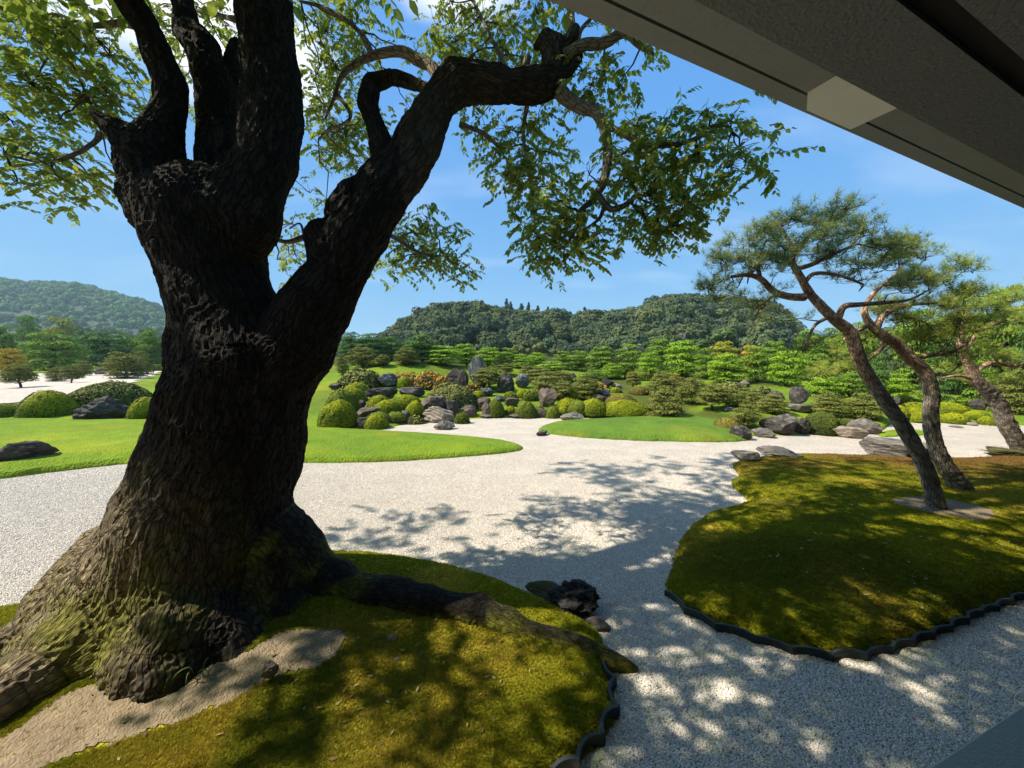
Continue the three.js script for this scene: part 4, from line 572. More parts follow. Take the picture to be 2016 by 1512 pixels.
const RK = [
  [205, 833, 122, 777, 'low dark rock with rippled folds between clipped domes on the left lawn edge', { c: 'dark', rough: 0.2, layers: 1.6, tilt: 0.7, det: 24, thick: 0.6 }],
  [55, 914, 138, 867, 'long dark rock lying on the left lawn near the gravel edge', { c: 'dark', det: 24, base: 0.12, thick: 0.45, flat: 1, rough: 0.12 }],
  [196, 738, 24, 722, 'small pale pointed stone on the gravel path behind the left lawn', { c: 'grey', peak: 0.5 }],
  [764, 764, 38, 733, 'bluish upright block with white top beside the leafy shrub mound', { c: 'blue', flat: 1 }],
  [663, 768, 34, 752, 'mottled dark stone half hidden by the big trunk, below the leafy mound', { c: 'dark' }],
  [752, 786, 66, 762, 'long dark ledge stone above the row of clipped domes', { c: 'dark', flat: 1, thick: 0.5 }],
  [812, 783, 52, 761, 'dark ledge stone right of the longer ledge, under the orange bushes', { c: 'dark', flat: 1, thick: 0.6 }],
  [894, 762, 46, 722, 'dark pointed rock left of the tall standing stone', { c: 'brown', peak: 0.35, planes: 9, rough: 0.06, lean: -0.02 }],
  [912, 763, 22, 727, 'speckled dark stone leaning against the pointed rock', { c: 'dark', peak: 0.7 }],
  [941, 766, 38, 700, 'tall blue grey standing stone, the highest of the garden', { c: 'blue', planes: 8, layers: 0.9, tilt: 3, rough: 0.05, flat: 1, thick: 0.6, peak: 0.85 }],
  [996, 775, 36, 733, 'spiky speckled rock between two olive pines right of the tall stone', { c: 'dark', peak: 0.45, rough: 0.2 }],
  [1028, 766, 28, 735, 'black bluish boulder with flat lit face right of the spiky rock', { c: 'blue', planes: 9 }],
  [1077, 804, 52, 762, 'big brown black boulder with pale streak above the small domes', { c: 'brown', planes: 9, peak: 0.42, rough: 0.07, det: 18, turn: 2.2 }],
  [853, 822, 54, 779, 'dark angular rock in front of the widest variegated dome', { c: 'brown', planes: 10 }],
  [890, 824, 26, 787, 'dark rock with a white cap beside the striped leaning stone', { c: 'dark', flat: 1 }],
  [864, 834, 66, 798, 'pale striped stone leaning down towards the gravel', { c: 'pale', layers: 1.8, tilt: 0.9, peak: 0.55, lean: -0.2, rough: 0.12, det: 20 }],
  [875, 848, 44, 826, 'small grey craggy stone standing in the gravel before the striped stone', { c: 'grey', rough: 0.2, peak: 0.6, det: 18 }],
  [921, 824, 38, 796, 'dark triangular rock at the gravel edge below the widest dome', { c: 'brown', peak: 0.45, planes: 9 }],
  [955, 812, 30, 781, 'pale pinkish slab standing right of the widest dome', { c: 'brown', flat: 1, planes: 8 }],
  [960, 823, 24, 789, 'brown rock with a diagonal edge in front of the pinkish slab', { c: 'brown', peak: 0.8 }],
  [957, 824, 28, 814, 'flat grey stone at the gravel edge beside the triangular rock', { c: 'grey' }],
  [1008, 802, 30, 782, 'brown block with a flat lit top behind the central clipped ball', { c: 'brown', flat: 1, planes: 8 }],
  [983, 792, 20, 777, 'small blue stone left of the flat topped brown block', { c: 'blue' }],
  [958, 782, 34, 762, 'pale bluish broken stones heaped below the olive pine', { c: 'blue', rough: 0.25 }],
  [1017, 824, 34, 813, 'flat brown stone lying at the gravel edge before the central clipped ball', { c: 'brown' }],
  [1066, 823, 26, 803, 'dark upright stone between two clipped balls at the gravel edge', { c: 'brown', flat: 1 }],
  [1126, 829, 48, 810, 'grey boulder at the tip of the right lawn', { c: 'grey', planes: 8, det: 18 }],
  [1066, 858, 32, 847, 'small dark block standing alone in the white gravel', { c: 'dark', planes: 12, flat: 1, rough: 0.05, turn: 1.3 }],
  [713, 804, 18, 786, 'dark stone between the two rows of domes near the trunk', { c: 'dark' }],
  [730, 822, 58, 801, 'flat brown slab among the domes near the trunk', { c: 'brown', flat: 1, planes: 8, rough: 0.05 }],
  [717, 845, 28, 820, 'dark block with white flecks wedged beside the nearest dome', { c: 'dark', flat: 1, planes: 7 }],
  [798, 829, 18, 806, 'grey stone behind the round ball dome at the gravel edge', { c: 'grey' }],
  [1179, 791, 38, 775, 'low grey brown boulder among domes left of the bright lawn dome', { c: 'brown' }],
  [1192, 785, 20, 764, 'pale faceted stone behind the low grey brown boulder', { c: 'grey', planes: 8 }],
  [1195, 766, 28, 743, 'black boulder beside the short bright pine', { c: 'black', rough: 0.15 }],
  [1127, 753, 16, 733, 'small black standing stone high in the middle of the rock garden', { c: 'dark', peak: 0.5 }],
  [1214, 766, 24, 754, 'low pale stone at the foot of the black boulder', { c: 'pale' }],
  [1323, 783, 26, 765, 'black rock behind the dense olive pine on the lawn edge', { c: 'black' }],
  [1340, 757, 18, 742, 'small brown rock on the slope behind the tall olive pine', { c: 'brown', flat: 1 }],
  [848, 752, 30, 742, 'grey flat stone lying in the orange bushes', { c: 'grey', flat: 1 }],
  [1530, 858, 78, 812, 'largest grey boulder at the gravel edge right of the lawn', { c: 'dark', planes: 10, det: 22, rough: 0.08 }],
  [1579, 857, 34, 821, 'upright dark stone touching the largest boulder', { c: 'dark', flat: 1 }],
  [1457, 867, 46, 837, 'dark cracked block at the right end of the lawn', { c: 'dark', flat: 1, planes: 8, det: 18 }],
  [1502, 863, 50, 841, 'pale low stone between the cracked block and the largest boulder', { c: 'grey', rough: 0.12 }],
  [1671, 864, 76, 838, 'pale brown flat boulder on the far gravel edge', { c: 'pale', flat: 1, det: 18, thick: 0.5 }],
  [1700, 856, 74, 822, 'long grey rounded boulder behind the pale flat one', { c: 'grey', det: 18, thick: 0.5 }],
  [1572, 800, 42, 760, 'tall squarish dark block rising above the right rock group', { c: 'dark', flat: 1, planes: 7, rough: 0.06 }],
  [1521, 800, 48, 767, 'dark slanting rock left of the tall squarish block', { c: 'dark', planes: 8, lean: 0.1, peak: 0.7 }],
  [1570, 813, 52, 794, 'flat stepping ledge below the tall squarish block', { c: 'grey', flat: 1 }],
  [1438, 812, 28, 800, 'small bluish stone at the top of the lawn', { c: 'blue' }],
  [1465, 762, 24, 748, 'grey stone between pines above the variegated domes', { c: 'grey' }],
  [1760, 805, 32, 779, 'round dark boulder behind the domes on the right', { c: 'dark' }],
  [1685, 772, 40, 757, 'pale slab under the pines behind the leaning trunk', { c: 'grey' }],
  [1781, 857, 40, 844, 'small dark stone on the narrow lawn between the leaning trunks', { c: 'dark' }],
  [1707, 834, 30, 824, 'low brown stone on the slope beside the long rounded boulder', { c: 'brown' }],
  [1906, 838, 40, 829, 'pale flat stone at the edge of the far right gravel', { c: 'pale', flat: 1 }],
  [1882, 843, 32, 839, 'flat dark stone lying in the far right gravel', { c: 'grey' }],
  [1925, 808, 40, 784, 'dark boulder in the shade behind the far right domes', { c: 'dark' }],
];
for (const [x, y, w, t, l, o] of RK) rock(x, y, w, t, l, o);
// stones of the near beds
rock(1124, 1222, 122, 1143, 'black craggy rock with hollows on the edge of the near moss mound', { c: 'black', rough: 0.34, det: 36, base: 0.02, planes: 9, thick: 0.8, peak: 0.62, layers: 0.4, seed: 61 });
rock(1070, 1172, 76, 1142, 'low mossy stone behind the black craggy rock', { c: 'moss', base: 0.03, det: 20 });
rock(1176, 1248, 56, 1214, 'smooth grey stone below the black craggy rock', { c: 'grey', base: 0.0, det: 20, rough: 0.06 });
rock(772, 1262, 28, 1247, 'small pale stone in the moss, farthest of three', { c: 'pale', base: 0.2, rough: 0.06 });
rock(829, 1292, 16, 1281, 'tiny pale stone in the moss, rightmost of three', { c: 'pale', base: 0.17, rough: 0.06 });
rock(781, 1300, 16, 1290, 'tiny pale stone in the moss, nearest of three', { c: 'pale', base: 0.18, rough: 0.06 });
rock(531, 1338, 42, 1296, 'rough tan stone standing in the bare soil beside the trunk', { c: 'pale', base: 0.26, rough: 0.2 });
rock(1466, 914, 62, 886, 'flat cracked tan slab on the far edge of the pine moss mound', { c: 'pale', flat: 1, planes: 8, base: 0.03, det: 20, layers: 0.2 });
rock(1533, 904, 96, 877, 'brown grey boulder with diagonal folds at the edge of the pine mound', { c: 'grey', base: 0.05, det: 24, tilt: 1.2, layers: 1.2, thick: 0.5 });
rock(1768, 908, 172, 864, 'long flat grey rock behind the leaning pine trunks', { c: 'grey', flat: 1, base: 0.05, det: 30, thick: 0.4, rough: 0.1 });
rock(1990, 898, 110, 882, 'brown flat stone at the right border under the third pine', { c: 'moss', flat: 1, base: 0.1, thick: 0.4 });

// ---------------------------------------------------------------- clipped shrubs
const shrubMat = leafy({ transmission: 0.12, roughness: 0.8, specularIntensity: 0.3 });
function shrubGeo(seed, w, h, d, o) {
  const r = rng(seed), s = new Soup(), pw = o.pw || 1.95, ls = o.leaf || 0.05, ca = o.a, cb = o.b, A = w / 2, Bz = d / 2, wob = (th, y) => 1 + 0.065 * vn(Math.cos(th) * 2 + seed, y * 2, Math.sin(th) * 2) + 0.04 * vn(Math.cos(th) * 6 + seed, y * 6, Math.sin(th) * 6);
  const at = (t, th, k = 1) => { const y = Math.sin(t), q = Math.max(0, 1 - Math.abs(y) ** pw) ** (1 / pw), m = wob(th, y) * k; return V(Math.cos(th) * A * q * m, y * h * m, Math.sin(th) * Bz * q * m); };
  const nor = (p) => { const x = p.x / A, y = p.y / h, z = p.z / Bz; return V(Math.sign(x) * Math.abs(x) ** (pw - 1) / A, Math.sign(y) * Math.abs(y) ** (pw - 1) / h, Math.sign(z) * Math.abs(z) ** (pw - 1) / Bz).normalize(); };
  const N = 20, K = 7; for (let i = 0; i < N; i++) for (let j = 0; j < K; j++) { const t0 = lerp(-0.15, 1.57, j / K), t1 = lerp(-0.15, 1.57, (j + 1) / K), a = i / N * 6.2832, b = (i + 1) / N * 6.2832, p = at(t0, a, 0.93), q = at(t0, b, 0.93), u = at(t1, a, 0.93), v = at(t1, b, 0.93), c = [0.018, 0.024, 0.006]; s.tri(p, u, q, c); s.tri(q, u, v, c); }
  const area = 2 * Math.PI * (((A * Bz) ** 1.6 + (A * h) ** 1.6 + (Bz * h) ** 1.6) / 3) ** (1 / 1.6), n = Math.min(8500, Math.round(area / (ls * ls * 0.5) * (o.dense || 1.5)));
  for (let i = 0; i < n; i++) {
    const y0 = r(), th = r() * 6.2832, t = Math.asin(y0 ** 0.9), p = at(t, th), nn = nor(p), e = V(r() - 0.5, r() - 0.5, r() - 0.5).multiplyScalar(o.loose || 0.65), m = nn.clone().add(e).normalize(), u = m.clone().cross(V(r() - 0.5, r() - 0.5, r() - 0.5)).normalize().multiplyScalar(ls * (0.6 + 0.5 * r())), v = m.clone().cross(u).multiplyScalar(0.55), q = p.addScaledVector(nn, ls * (r() - 0.62) * (o.deep || 0.9));
    const k = clamp(0.5 * r() + 0.75 * y0 - 0.2 + 0.35 * vn(q.x * 3 + seed, q.y * 3, q.z * 3)), b = 0.75 + 0.5 * r(), c = [lerp(cb[0], ca[0], k) * b, lerp(cb[1], ca[1], k) * b, lerp(cb[2], ca[2], k) * b];  // yellower new growth on top; less growth and painted-in shade lower down
    if (o.third && r() < 0.25) { c[0] = o.third[0] * b; c[1] = o.third[1] * b; c[2] = o.third[2] * b; }
    const nm = m; s.tri(q.clone().sub(u), q.clone().sub(v), q.clone().add(u), c, nm); s.tri(q.clone().sub(u), q.clone().add(u), q.clone().add(v), c, nm);
  }
  return s.geo();
}
const SH = { lime: { a: [0.34, 0.37, 0.006], b: [0.09, 0.125, 0.006] }, green: { a: [0.22, 0.275, 0.02], b: [0.065, 0.095, 0.012] }, dark: { a: [0.13, 0.165, 0.02], b: [0.035, 0.055, 0.01] }, leafy: { a: [0.30, 0.31, 0.07], b: [0.11, 0.125, 0.03], leaf: 0.085, loose: 1.5, deep: 1.6, third: [0.035, 0.045, 0.012] }, rust: { a: [0.25, 0.215, 0.03], b: [0.10, 0.085, 0.02] }, orange: { a: [0.50, 0.30, 0.045], b: [0.30, 0.22, 0.05], leaf: 0.075, loose: 2, deep: 3, third: [0.3, 0.14, 0.02] } };
function shrub(x, y, w, top, kind, label, o = {}) {
  const s = stand(x, y, w, top, o.thick ?? 0.75, o.base), b = thing('clipped_shrub', label, 'shrub', null, s.p); b.rotation.y = -Math.atan2(s.p.x, -s.p.z);
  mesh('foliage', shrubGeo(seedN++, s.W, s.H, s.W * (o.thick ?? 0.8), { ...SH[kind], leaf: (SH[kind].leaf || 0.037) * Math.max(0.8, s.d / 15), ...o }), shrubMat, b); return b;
}
const SB = [
  [12, 824, 92, 795, 'green', 'rounded clipped dome cut by the left picture border, beside the lawn'],
  [98, 825, 132, 770, 'lime', 'broad clipped dome left of the rippled dark rock'],
  [222, 806, 196, 753, 'leafy', 'widest flat clipped shrub behind the rippled dark rock on the left', { leaf: 0.055, thick: 0.6 }],
  [292, 830, 82, 783, 'lime', 'clipped dome between the rippled rock and the big trunk', {}],
  [320, 731, 70, 717, 'green', 'long low clipped hedge beside the upper gravel path', { pw: 5, thick: 0.3 }],
  [668, 848, 86, 788, 'lime', 'nearest tall clipped dome touching the right side of the trunk', { pw: 2 }],
  [674, 815, 72, 767, 'green', 'second dome behind the nearest one beside the trunk'],
  [694, 793, 60, 763, 'lime', 'dome in the third row beside the trunk, above the dark stone'],
  [702, 777, 58, 753, 'lime', 'highest of the smooth domes beside the trunk, under the leafy mound'],
  [712, 768, 92, 728, 'leafy', 'loose leafy variegated mound on the slope right of the trunk'],
  [795, 765, 32, 741, 'lime', 'single dome right of the bluish block below the hill crest'],
  [747, 806, 50, 778, 'lime', 'left dome of the cluster of four above the gravel bay'],
  [798, 807, 70, 777, 'lime', 'widest dome of the cluster of four above the gravel bay'],
  [762, 818, 60, 788, 'lime', 'front dome of the cluster of four above the flat slab'],
  [818, 830, 42, 789, 'lime', 'round ball dome next to the striped leaning stone', { pw: 2 }],
  [746, 836, 52, 811, 'green', 'low dome behind the front pair at the gravel bay', {}],
  [741, 846, 50, 816, 'lime', 'dome at the left corner of the gravel bay beside the dark block'],
  [780, 834, 44, 811, 'green', 'dome at the gravel bay right of the low pair'],
  [890, 812, 116, 757, 'leafy', 'widest variegated dome in the centre behind dark rocks', { leaf: 0.05, loose: 1.1, deep: 1 }],
  [941, 786, 34, 770, 'lime', 'small dome peeping right behind the widest variegated dome'],
  [976, 823, 36, 787, 'green', 'upright dome between brown rocks right of the widest dome', { pw: 2 }],
  [1005, 818, 24, 800, 'lime', 'small low dome left of the central clipped ball'],
  [1035, 824, 46, 790, 'green', 'central clipped ball standing at the gravel edge', { pw: 2 }],
  [1028, 783, 28, 767, 'lime', 'dome above the flat topped brown block'],
  [1062, 806, 16, 798, 'green', 'tiny dome at the foot of the big streaked boulder'],
  [1088, 824, 32, 800, 'green', 'small ball at the gravel edge right of the dark upright stone', { pw: 2 }],
  [1110, 818, 24, 800, 'lime', 'small dome left of the grey boulder at the lawn tip'],
  [1128, 789, 50, 767, 'lime', 'dome right of the big streaked boulder'],
  [1118, 812, 50, 784, 'lime', 'left half of the joined pair of domes behind the grey boulder'],
  [1138, 822, 44, 788, 'green', 'front half of the joined pair of domes behind the grey boulder'],
  [1168, 822, 62, 784, 'lime', 'dome between the joined pair and the bright lawn dome'],
  [1222, 800, 64, 777, 'rust', 'flat olive dome behind the bright lawn dome'],
  [1230, 827, 112, 788, 'lime', 'largest bright dome at the back of the right lawn', { thick: 0.6 }],
  [1258, 778, 42, 760, 'rust', 'reddish brown low dome on the upper lawn'],
  [1211, 774, 28, 763, 'lime', 'small dome beside the pale stones below the black boulder'],
  [1336, 795, 26, 778, 'lime', 'yellow green ball at the foot of the tall olive pine'],
  [1320, 815, 46, 790, 'dark', 'dark dome hidden behind the dense pine on the lawn'],
  [1432, 853, 60, 823, 'rust', 'olive gold dome at the right end of the lawn'],
  [1440, 776, 72, 752, 'leafy', 'pale variegated dome behind the pines above the lawn', { leaf: 0.05 }],
  [1497, 779, 46, 761, 'leafy', 'variegated dome left of the dark slanting rock', { leaf: 0.05 }],
  [1617, 859, 82, 811, 'dark', 'tall dark clipped dome right of the largest boulder', { pw: 2.4 }],
  [1672, 842, 56, 824, 'dark', 'low dark dome behind the pale flat boulder'],
  [1600, 815, 40, 802, 'green', 'low green dome behind the tall dark dome'],
  [1672, 800, 50, 784, 'lime', 'yellow dome below the pines behind the first leaning trunk'],
  [1770, 828, 46, 799, 'lime', 'smooth dome just right of the first leaning trunk'],
  [1780, 795, 36, 778, 'lime', 'upper dome right of the round dark boulder'],
  [1800, 809, 60, 792, 'lime', 'flat dome behind the smooth domes left of the second trunk'],
  [1800, 820, 56, 801, 'lime', 'middle dome left of the second leaning trunk'],
  [1808, 834, 54, 812, 'lime', 'front dome left of the second leaning trunk'],
  [1870, 820, 86, 792, 'lime', 'tallest smooth dome right of the second leaning trunk'],
  [1876, 836, 72, 813, 'lime', 'front dome right of the second leaning trunk'],
  [1920, 830, 66, 809, 'lime', 'dome between the second and the third leaning trunk'],
  [1942, 838, 44, 820, 'lime', 'small low dome left of the third leaning trunk'],
  [1986, 840, 40, 821, 'lime', 'small dome right of the third leaning trunk'],
  [800, 762, 66, 736, 'orange', 'orange autumn bush on the slope left of the grey flat stone', { dense: 1.1 }],
  [846, 768, 66, 734, 'orange', 'largest orange autumn bush around the grey flat stone', { dense: 1.1 }],
  [868, 771, 36, 742, 'orange', 'orange bush at the foot of the pointed rock', { dense: 1.1 }],
  [932, 774, 36, 756, 'orange', 'orange leaves below the tall standing stone', { dense: 1.1 }],
  [1180, 783, 36, 757, 'orange', 'rust red bush beside the olive pine in the middle', { dense: 1.1 }],
  [1150, 770, 60, 752, 'green', 'loose green bush under the small middle pines', { loose: 1.6, deep: 2 }],
  [745, 722, 40, 708, 'green', 'low bush on the hill crest left of the small round pine', { loose: 1.6, deep: 2 }],
  [1258, 750, 60, 732, 'green', 'clipped green hedge between pines above the lawn', { pw: 4, thick: 0.4 }],
  [1330, 762, 50, 740, 'rust', 'yellowish loose bush behind the tall olive pine', { loose: 1.6, deep: 2 }],
  [910, 835, 30, 812, 'green', 'leafy green plant at the foot of the dark triangular rock', { loose: 1.6, deep: 2 }],
  [818, 836, 40, 820, 'leafy', 'pale leafy plant under the round ball dome', { leaf: 0.05 }],
  [1512, 862, 22, 846, 'green', 'small leafy plant before the largest boulder', { loose: 1.6, deep: 2 }],
  [1005, 790, 30, 772, 'green', 'loose bush between the spiky rock and the flat topped block', { loose: 1.6, deep: 2 }],
  [1045, 790, 34, 768, 'green', 'loose pale bush left of the big streaked boulder', { loose: 1.6, deep: 2 }],
];
for (const [x, y, w, t, k, l, o] of SB) shrub(x, y, w, t, k, l, o || {});

// ---------------------------------------------------------------- cloud-pruned pines
const pineMat = {}, PINE = { olive: [0.21, 0.235, 0.05], green: [0.19, 0.32, 0.035], bright: [0.26, 0.44, 0.03], deep: [0.115, 0.235, 0.05], yellow: [0.52, 0.41, 0.05], gold: [0.36, 0.38, 0.045] };
const trunkMat = mat([0.075, 0.06, 0.048]);
// unit pine: one metre tall, crown one metre wide
function pineShape(seed, o) {
  const r = rng(seed), s = new Soup(), w = new Soup(), tiers = o.tiers || 6, pads = [], trunk = [V(0, -0.05, 0)]; const bend = (t) => V(0.06 * Math.sin(t * 4 + seed), t, 0.06 * Math.cos(t * 3 + seed)); for (let t = 0.15; t <= 0.96; t += 0.16) trunk.push(bend(t));
  for (let i = 0; i < tiers; i++) {
    const t = i / (tiers - 1), y = lerp(o.low ?? 0.25, 0.93, t), rad = 0.5 * Math.pow(Math.sin(lerp(o.a ?? 0.9, 2.85, t ** 1.1)), o.pw ?? 0.7), n = Math.max(1, Math.round((rad * 2) ** 1.2 * (o.ring || 8)));
    for (let k = 0; k < n; k++) { const a = k / n * 6.283 + i * 1.9 + r() * 0.5, q = rad * (n === 1 ? 0 : 0.66 + 0.16 * r()), p = bend(y); pads.push({ x: Math.cos(a) * q + p.x, y: y - 0.03 + (r() - 0.5) * 0.13, z: Math.sin(a) * q + p.z, R: (0.14 + 0.08 * r()) * (o.pad || 1) * (0.7 + 0.5 * rad * 2), H: 0.075 + 0.04 * r(), a }); }
    if (rad > 0.28) for (let k = 0; k < 2; k++) { const a = r() * 6.28; pads.push({ x: Math.cos(a) * rad * 0.3, y: y + 0.02, z: Math.sin(a) * rad * 0.3, R: 0.16, H: 0.05, a }); }
  }
  const dens = o.dens || 1, tl = o.tuft || 0.043;
  for (const p of pads) {
    const n = Math.round(p.R * p.R * 3.1 * 860 * dens);
    for (let i = 0; i < n; i++) {
      const a = r() * 6.283, q = Math.sqrt(r()), up = r() < 0.82, x = p.x + Math.cos(a) * q * p.R * (1 + 0.15 * vn(a * 2, p.x * 9, p.y * 9)), z = p.z + Math.sin(a) * q * p.R, y = p.y + (up ? 1 : -0.35) * p.H * Math.sqrt(1 - q * q) + 0.012 * (r() - 0.5), b = (0.62 + 0.6 * r()) * (up ? 1 : 0.75), c = [b * (0.9 + 0.25 * r()), b, b * 0.9], base = V(x, y, z);
      for (let m = 0; m < 3; m++) { const nn = V(Math.cos(a) * q * 0.9, up ? 1 : -0.4, Math.sin(a) * q * 0.9).add(V(r() - 0.5, r() - 0.5, r() - 0.5).multiplyScalar(1.0)).normalize(), d = V(r() - 0.5, r() - 0.5, r() - 0.5).cross(nn).normalize().multiplyScalar(0.8).addScaledVector(nn, 0.55 * r()).normalize().multiplyScalar(tl * (0.6 + 0.6 * r())), e = d.clone().cross(nn).normalize().multiplyScalar(tl * 0.28); s.tri(base.clone().sub(e), base.clone().add(e), base.clone().add(d), c); } }
    const b0 = bend(clamp(p.y - 0.09, 0.05, 0.95)), b1 = V(p.x, p.y - 0.01, p.z); const g = tube([b0, b0.clone().lerp(b1, 0.5).add(V(0, -0.01, 0)), b1], [0.012, 0.009, 0.004], { sides: 4, seg: 4 }); p.g = g;
  }
  const wood = mergeGeometries([tube(trunk, [0.05, 0.04, 0.034, 0.028, 0.022, 0.015, 0.01].slice(0, trunk.length), { sides: 8, seg: 14 }), ...pads.map((p) => p.g)]);
  return { leaves: s.geo(), wood };
}
const SHAPES = { dome: [1, 2, 3].map((k) => pineShape(k, { tiers: 6, low: 0.12, pad: 1.1, pw: 0.6 })), tall: [4, 5].map((k) => pineShape(k, { tiers: 8, low: 0.12, ring: 6, pad: 0.95, a: 1.0, pw: 0.85 })), tree: [6, 7, 8].map((k) => pineShape(k, { tiers: 5, low: 0.16, pad: 1.15, a: 1.0, ring: 8, pw: 0.5 })), ball: [9].map((k) => pineShape(k, { tiers: 5, low: 0.34, pad: 0.95, dens: 1.5, a: 1.1, pw: 0.5 })) };
function pine(x, y, w, top, col, shape, label, o = {}) {
  if (shape === 'tree' && w < 100) { w *= 0.86; top -= 4; }
  const s = stand(x, y, w, top, 0.8, o.base), g = SHAPES[shape][(o.v ?? seedN) % SHAPES[shape].length], b = thing('pruned_pine', label, 'pine tree', o.group || null, s.p); seedN++;
  b.rotation.y = (seedN * 1.7) % 6.28; const m = pineMat[col] ??= leafy({ color: new THREE.Color().setRGB(...PINE[col]), transmission: 0.15 });
  for (const [n, ge, ma] of [['trunk', g.wood, trunkMat], ['foliage', g.leaves, m]]) { const q = mesh(n, ge, ma, b); q.scale.set(s.W * 1.02, s.H, s.W * 1.02); }
  return b;
}
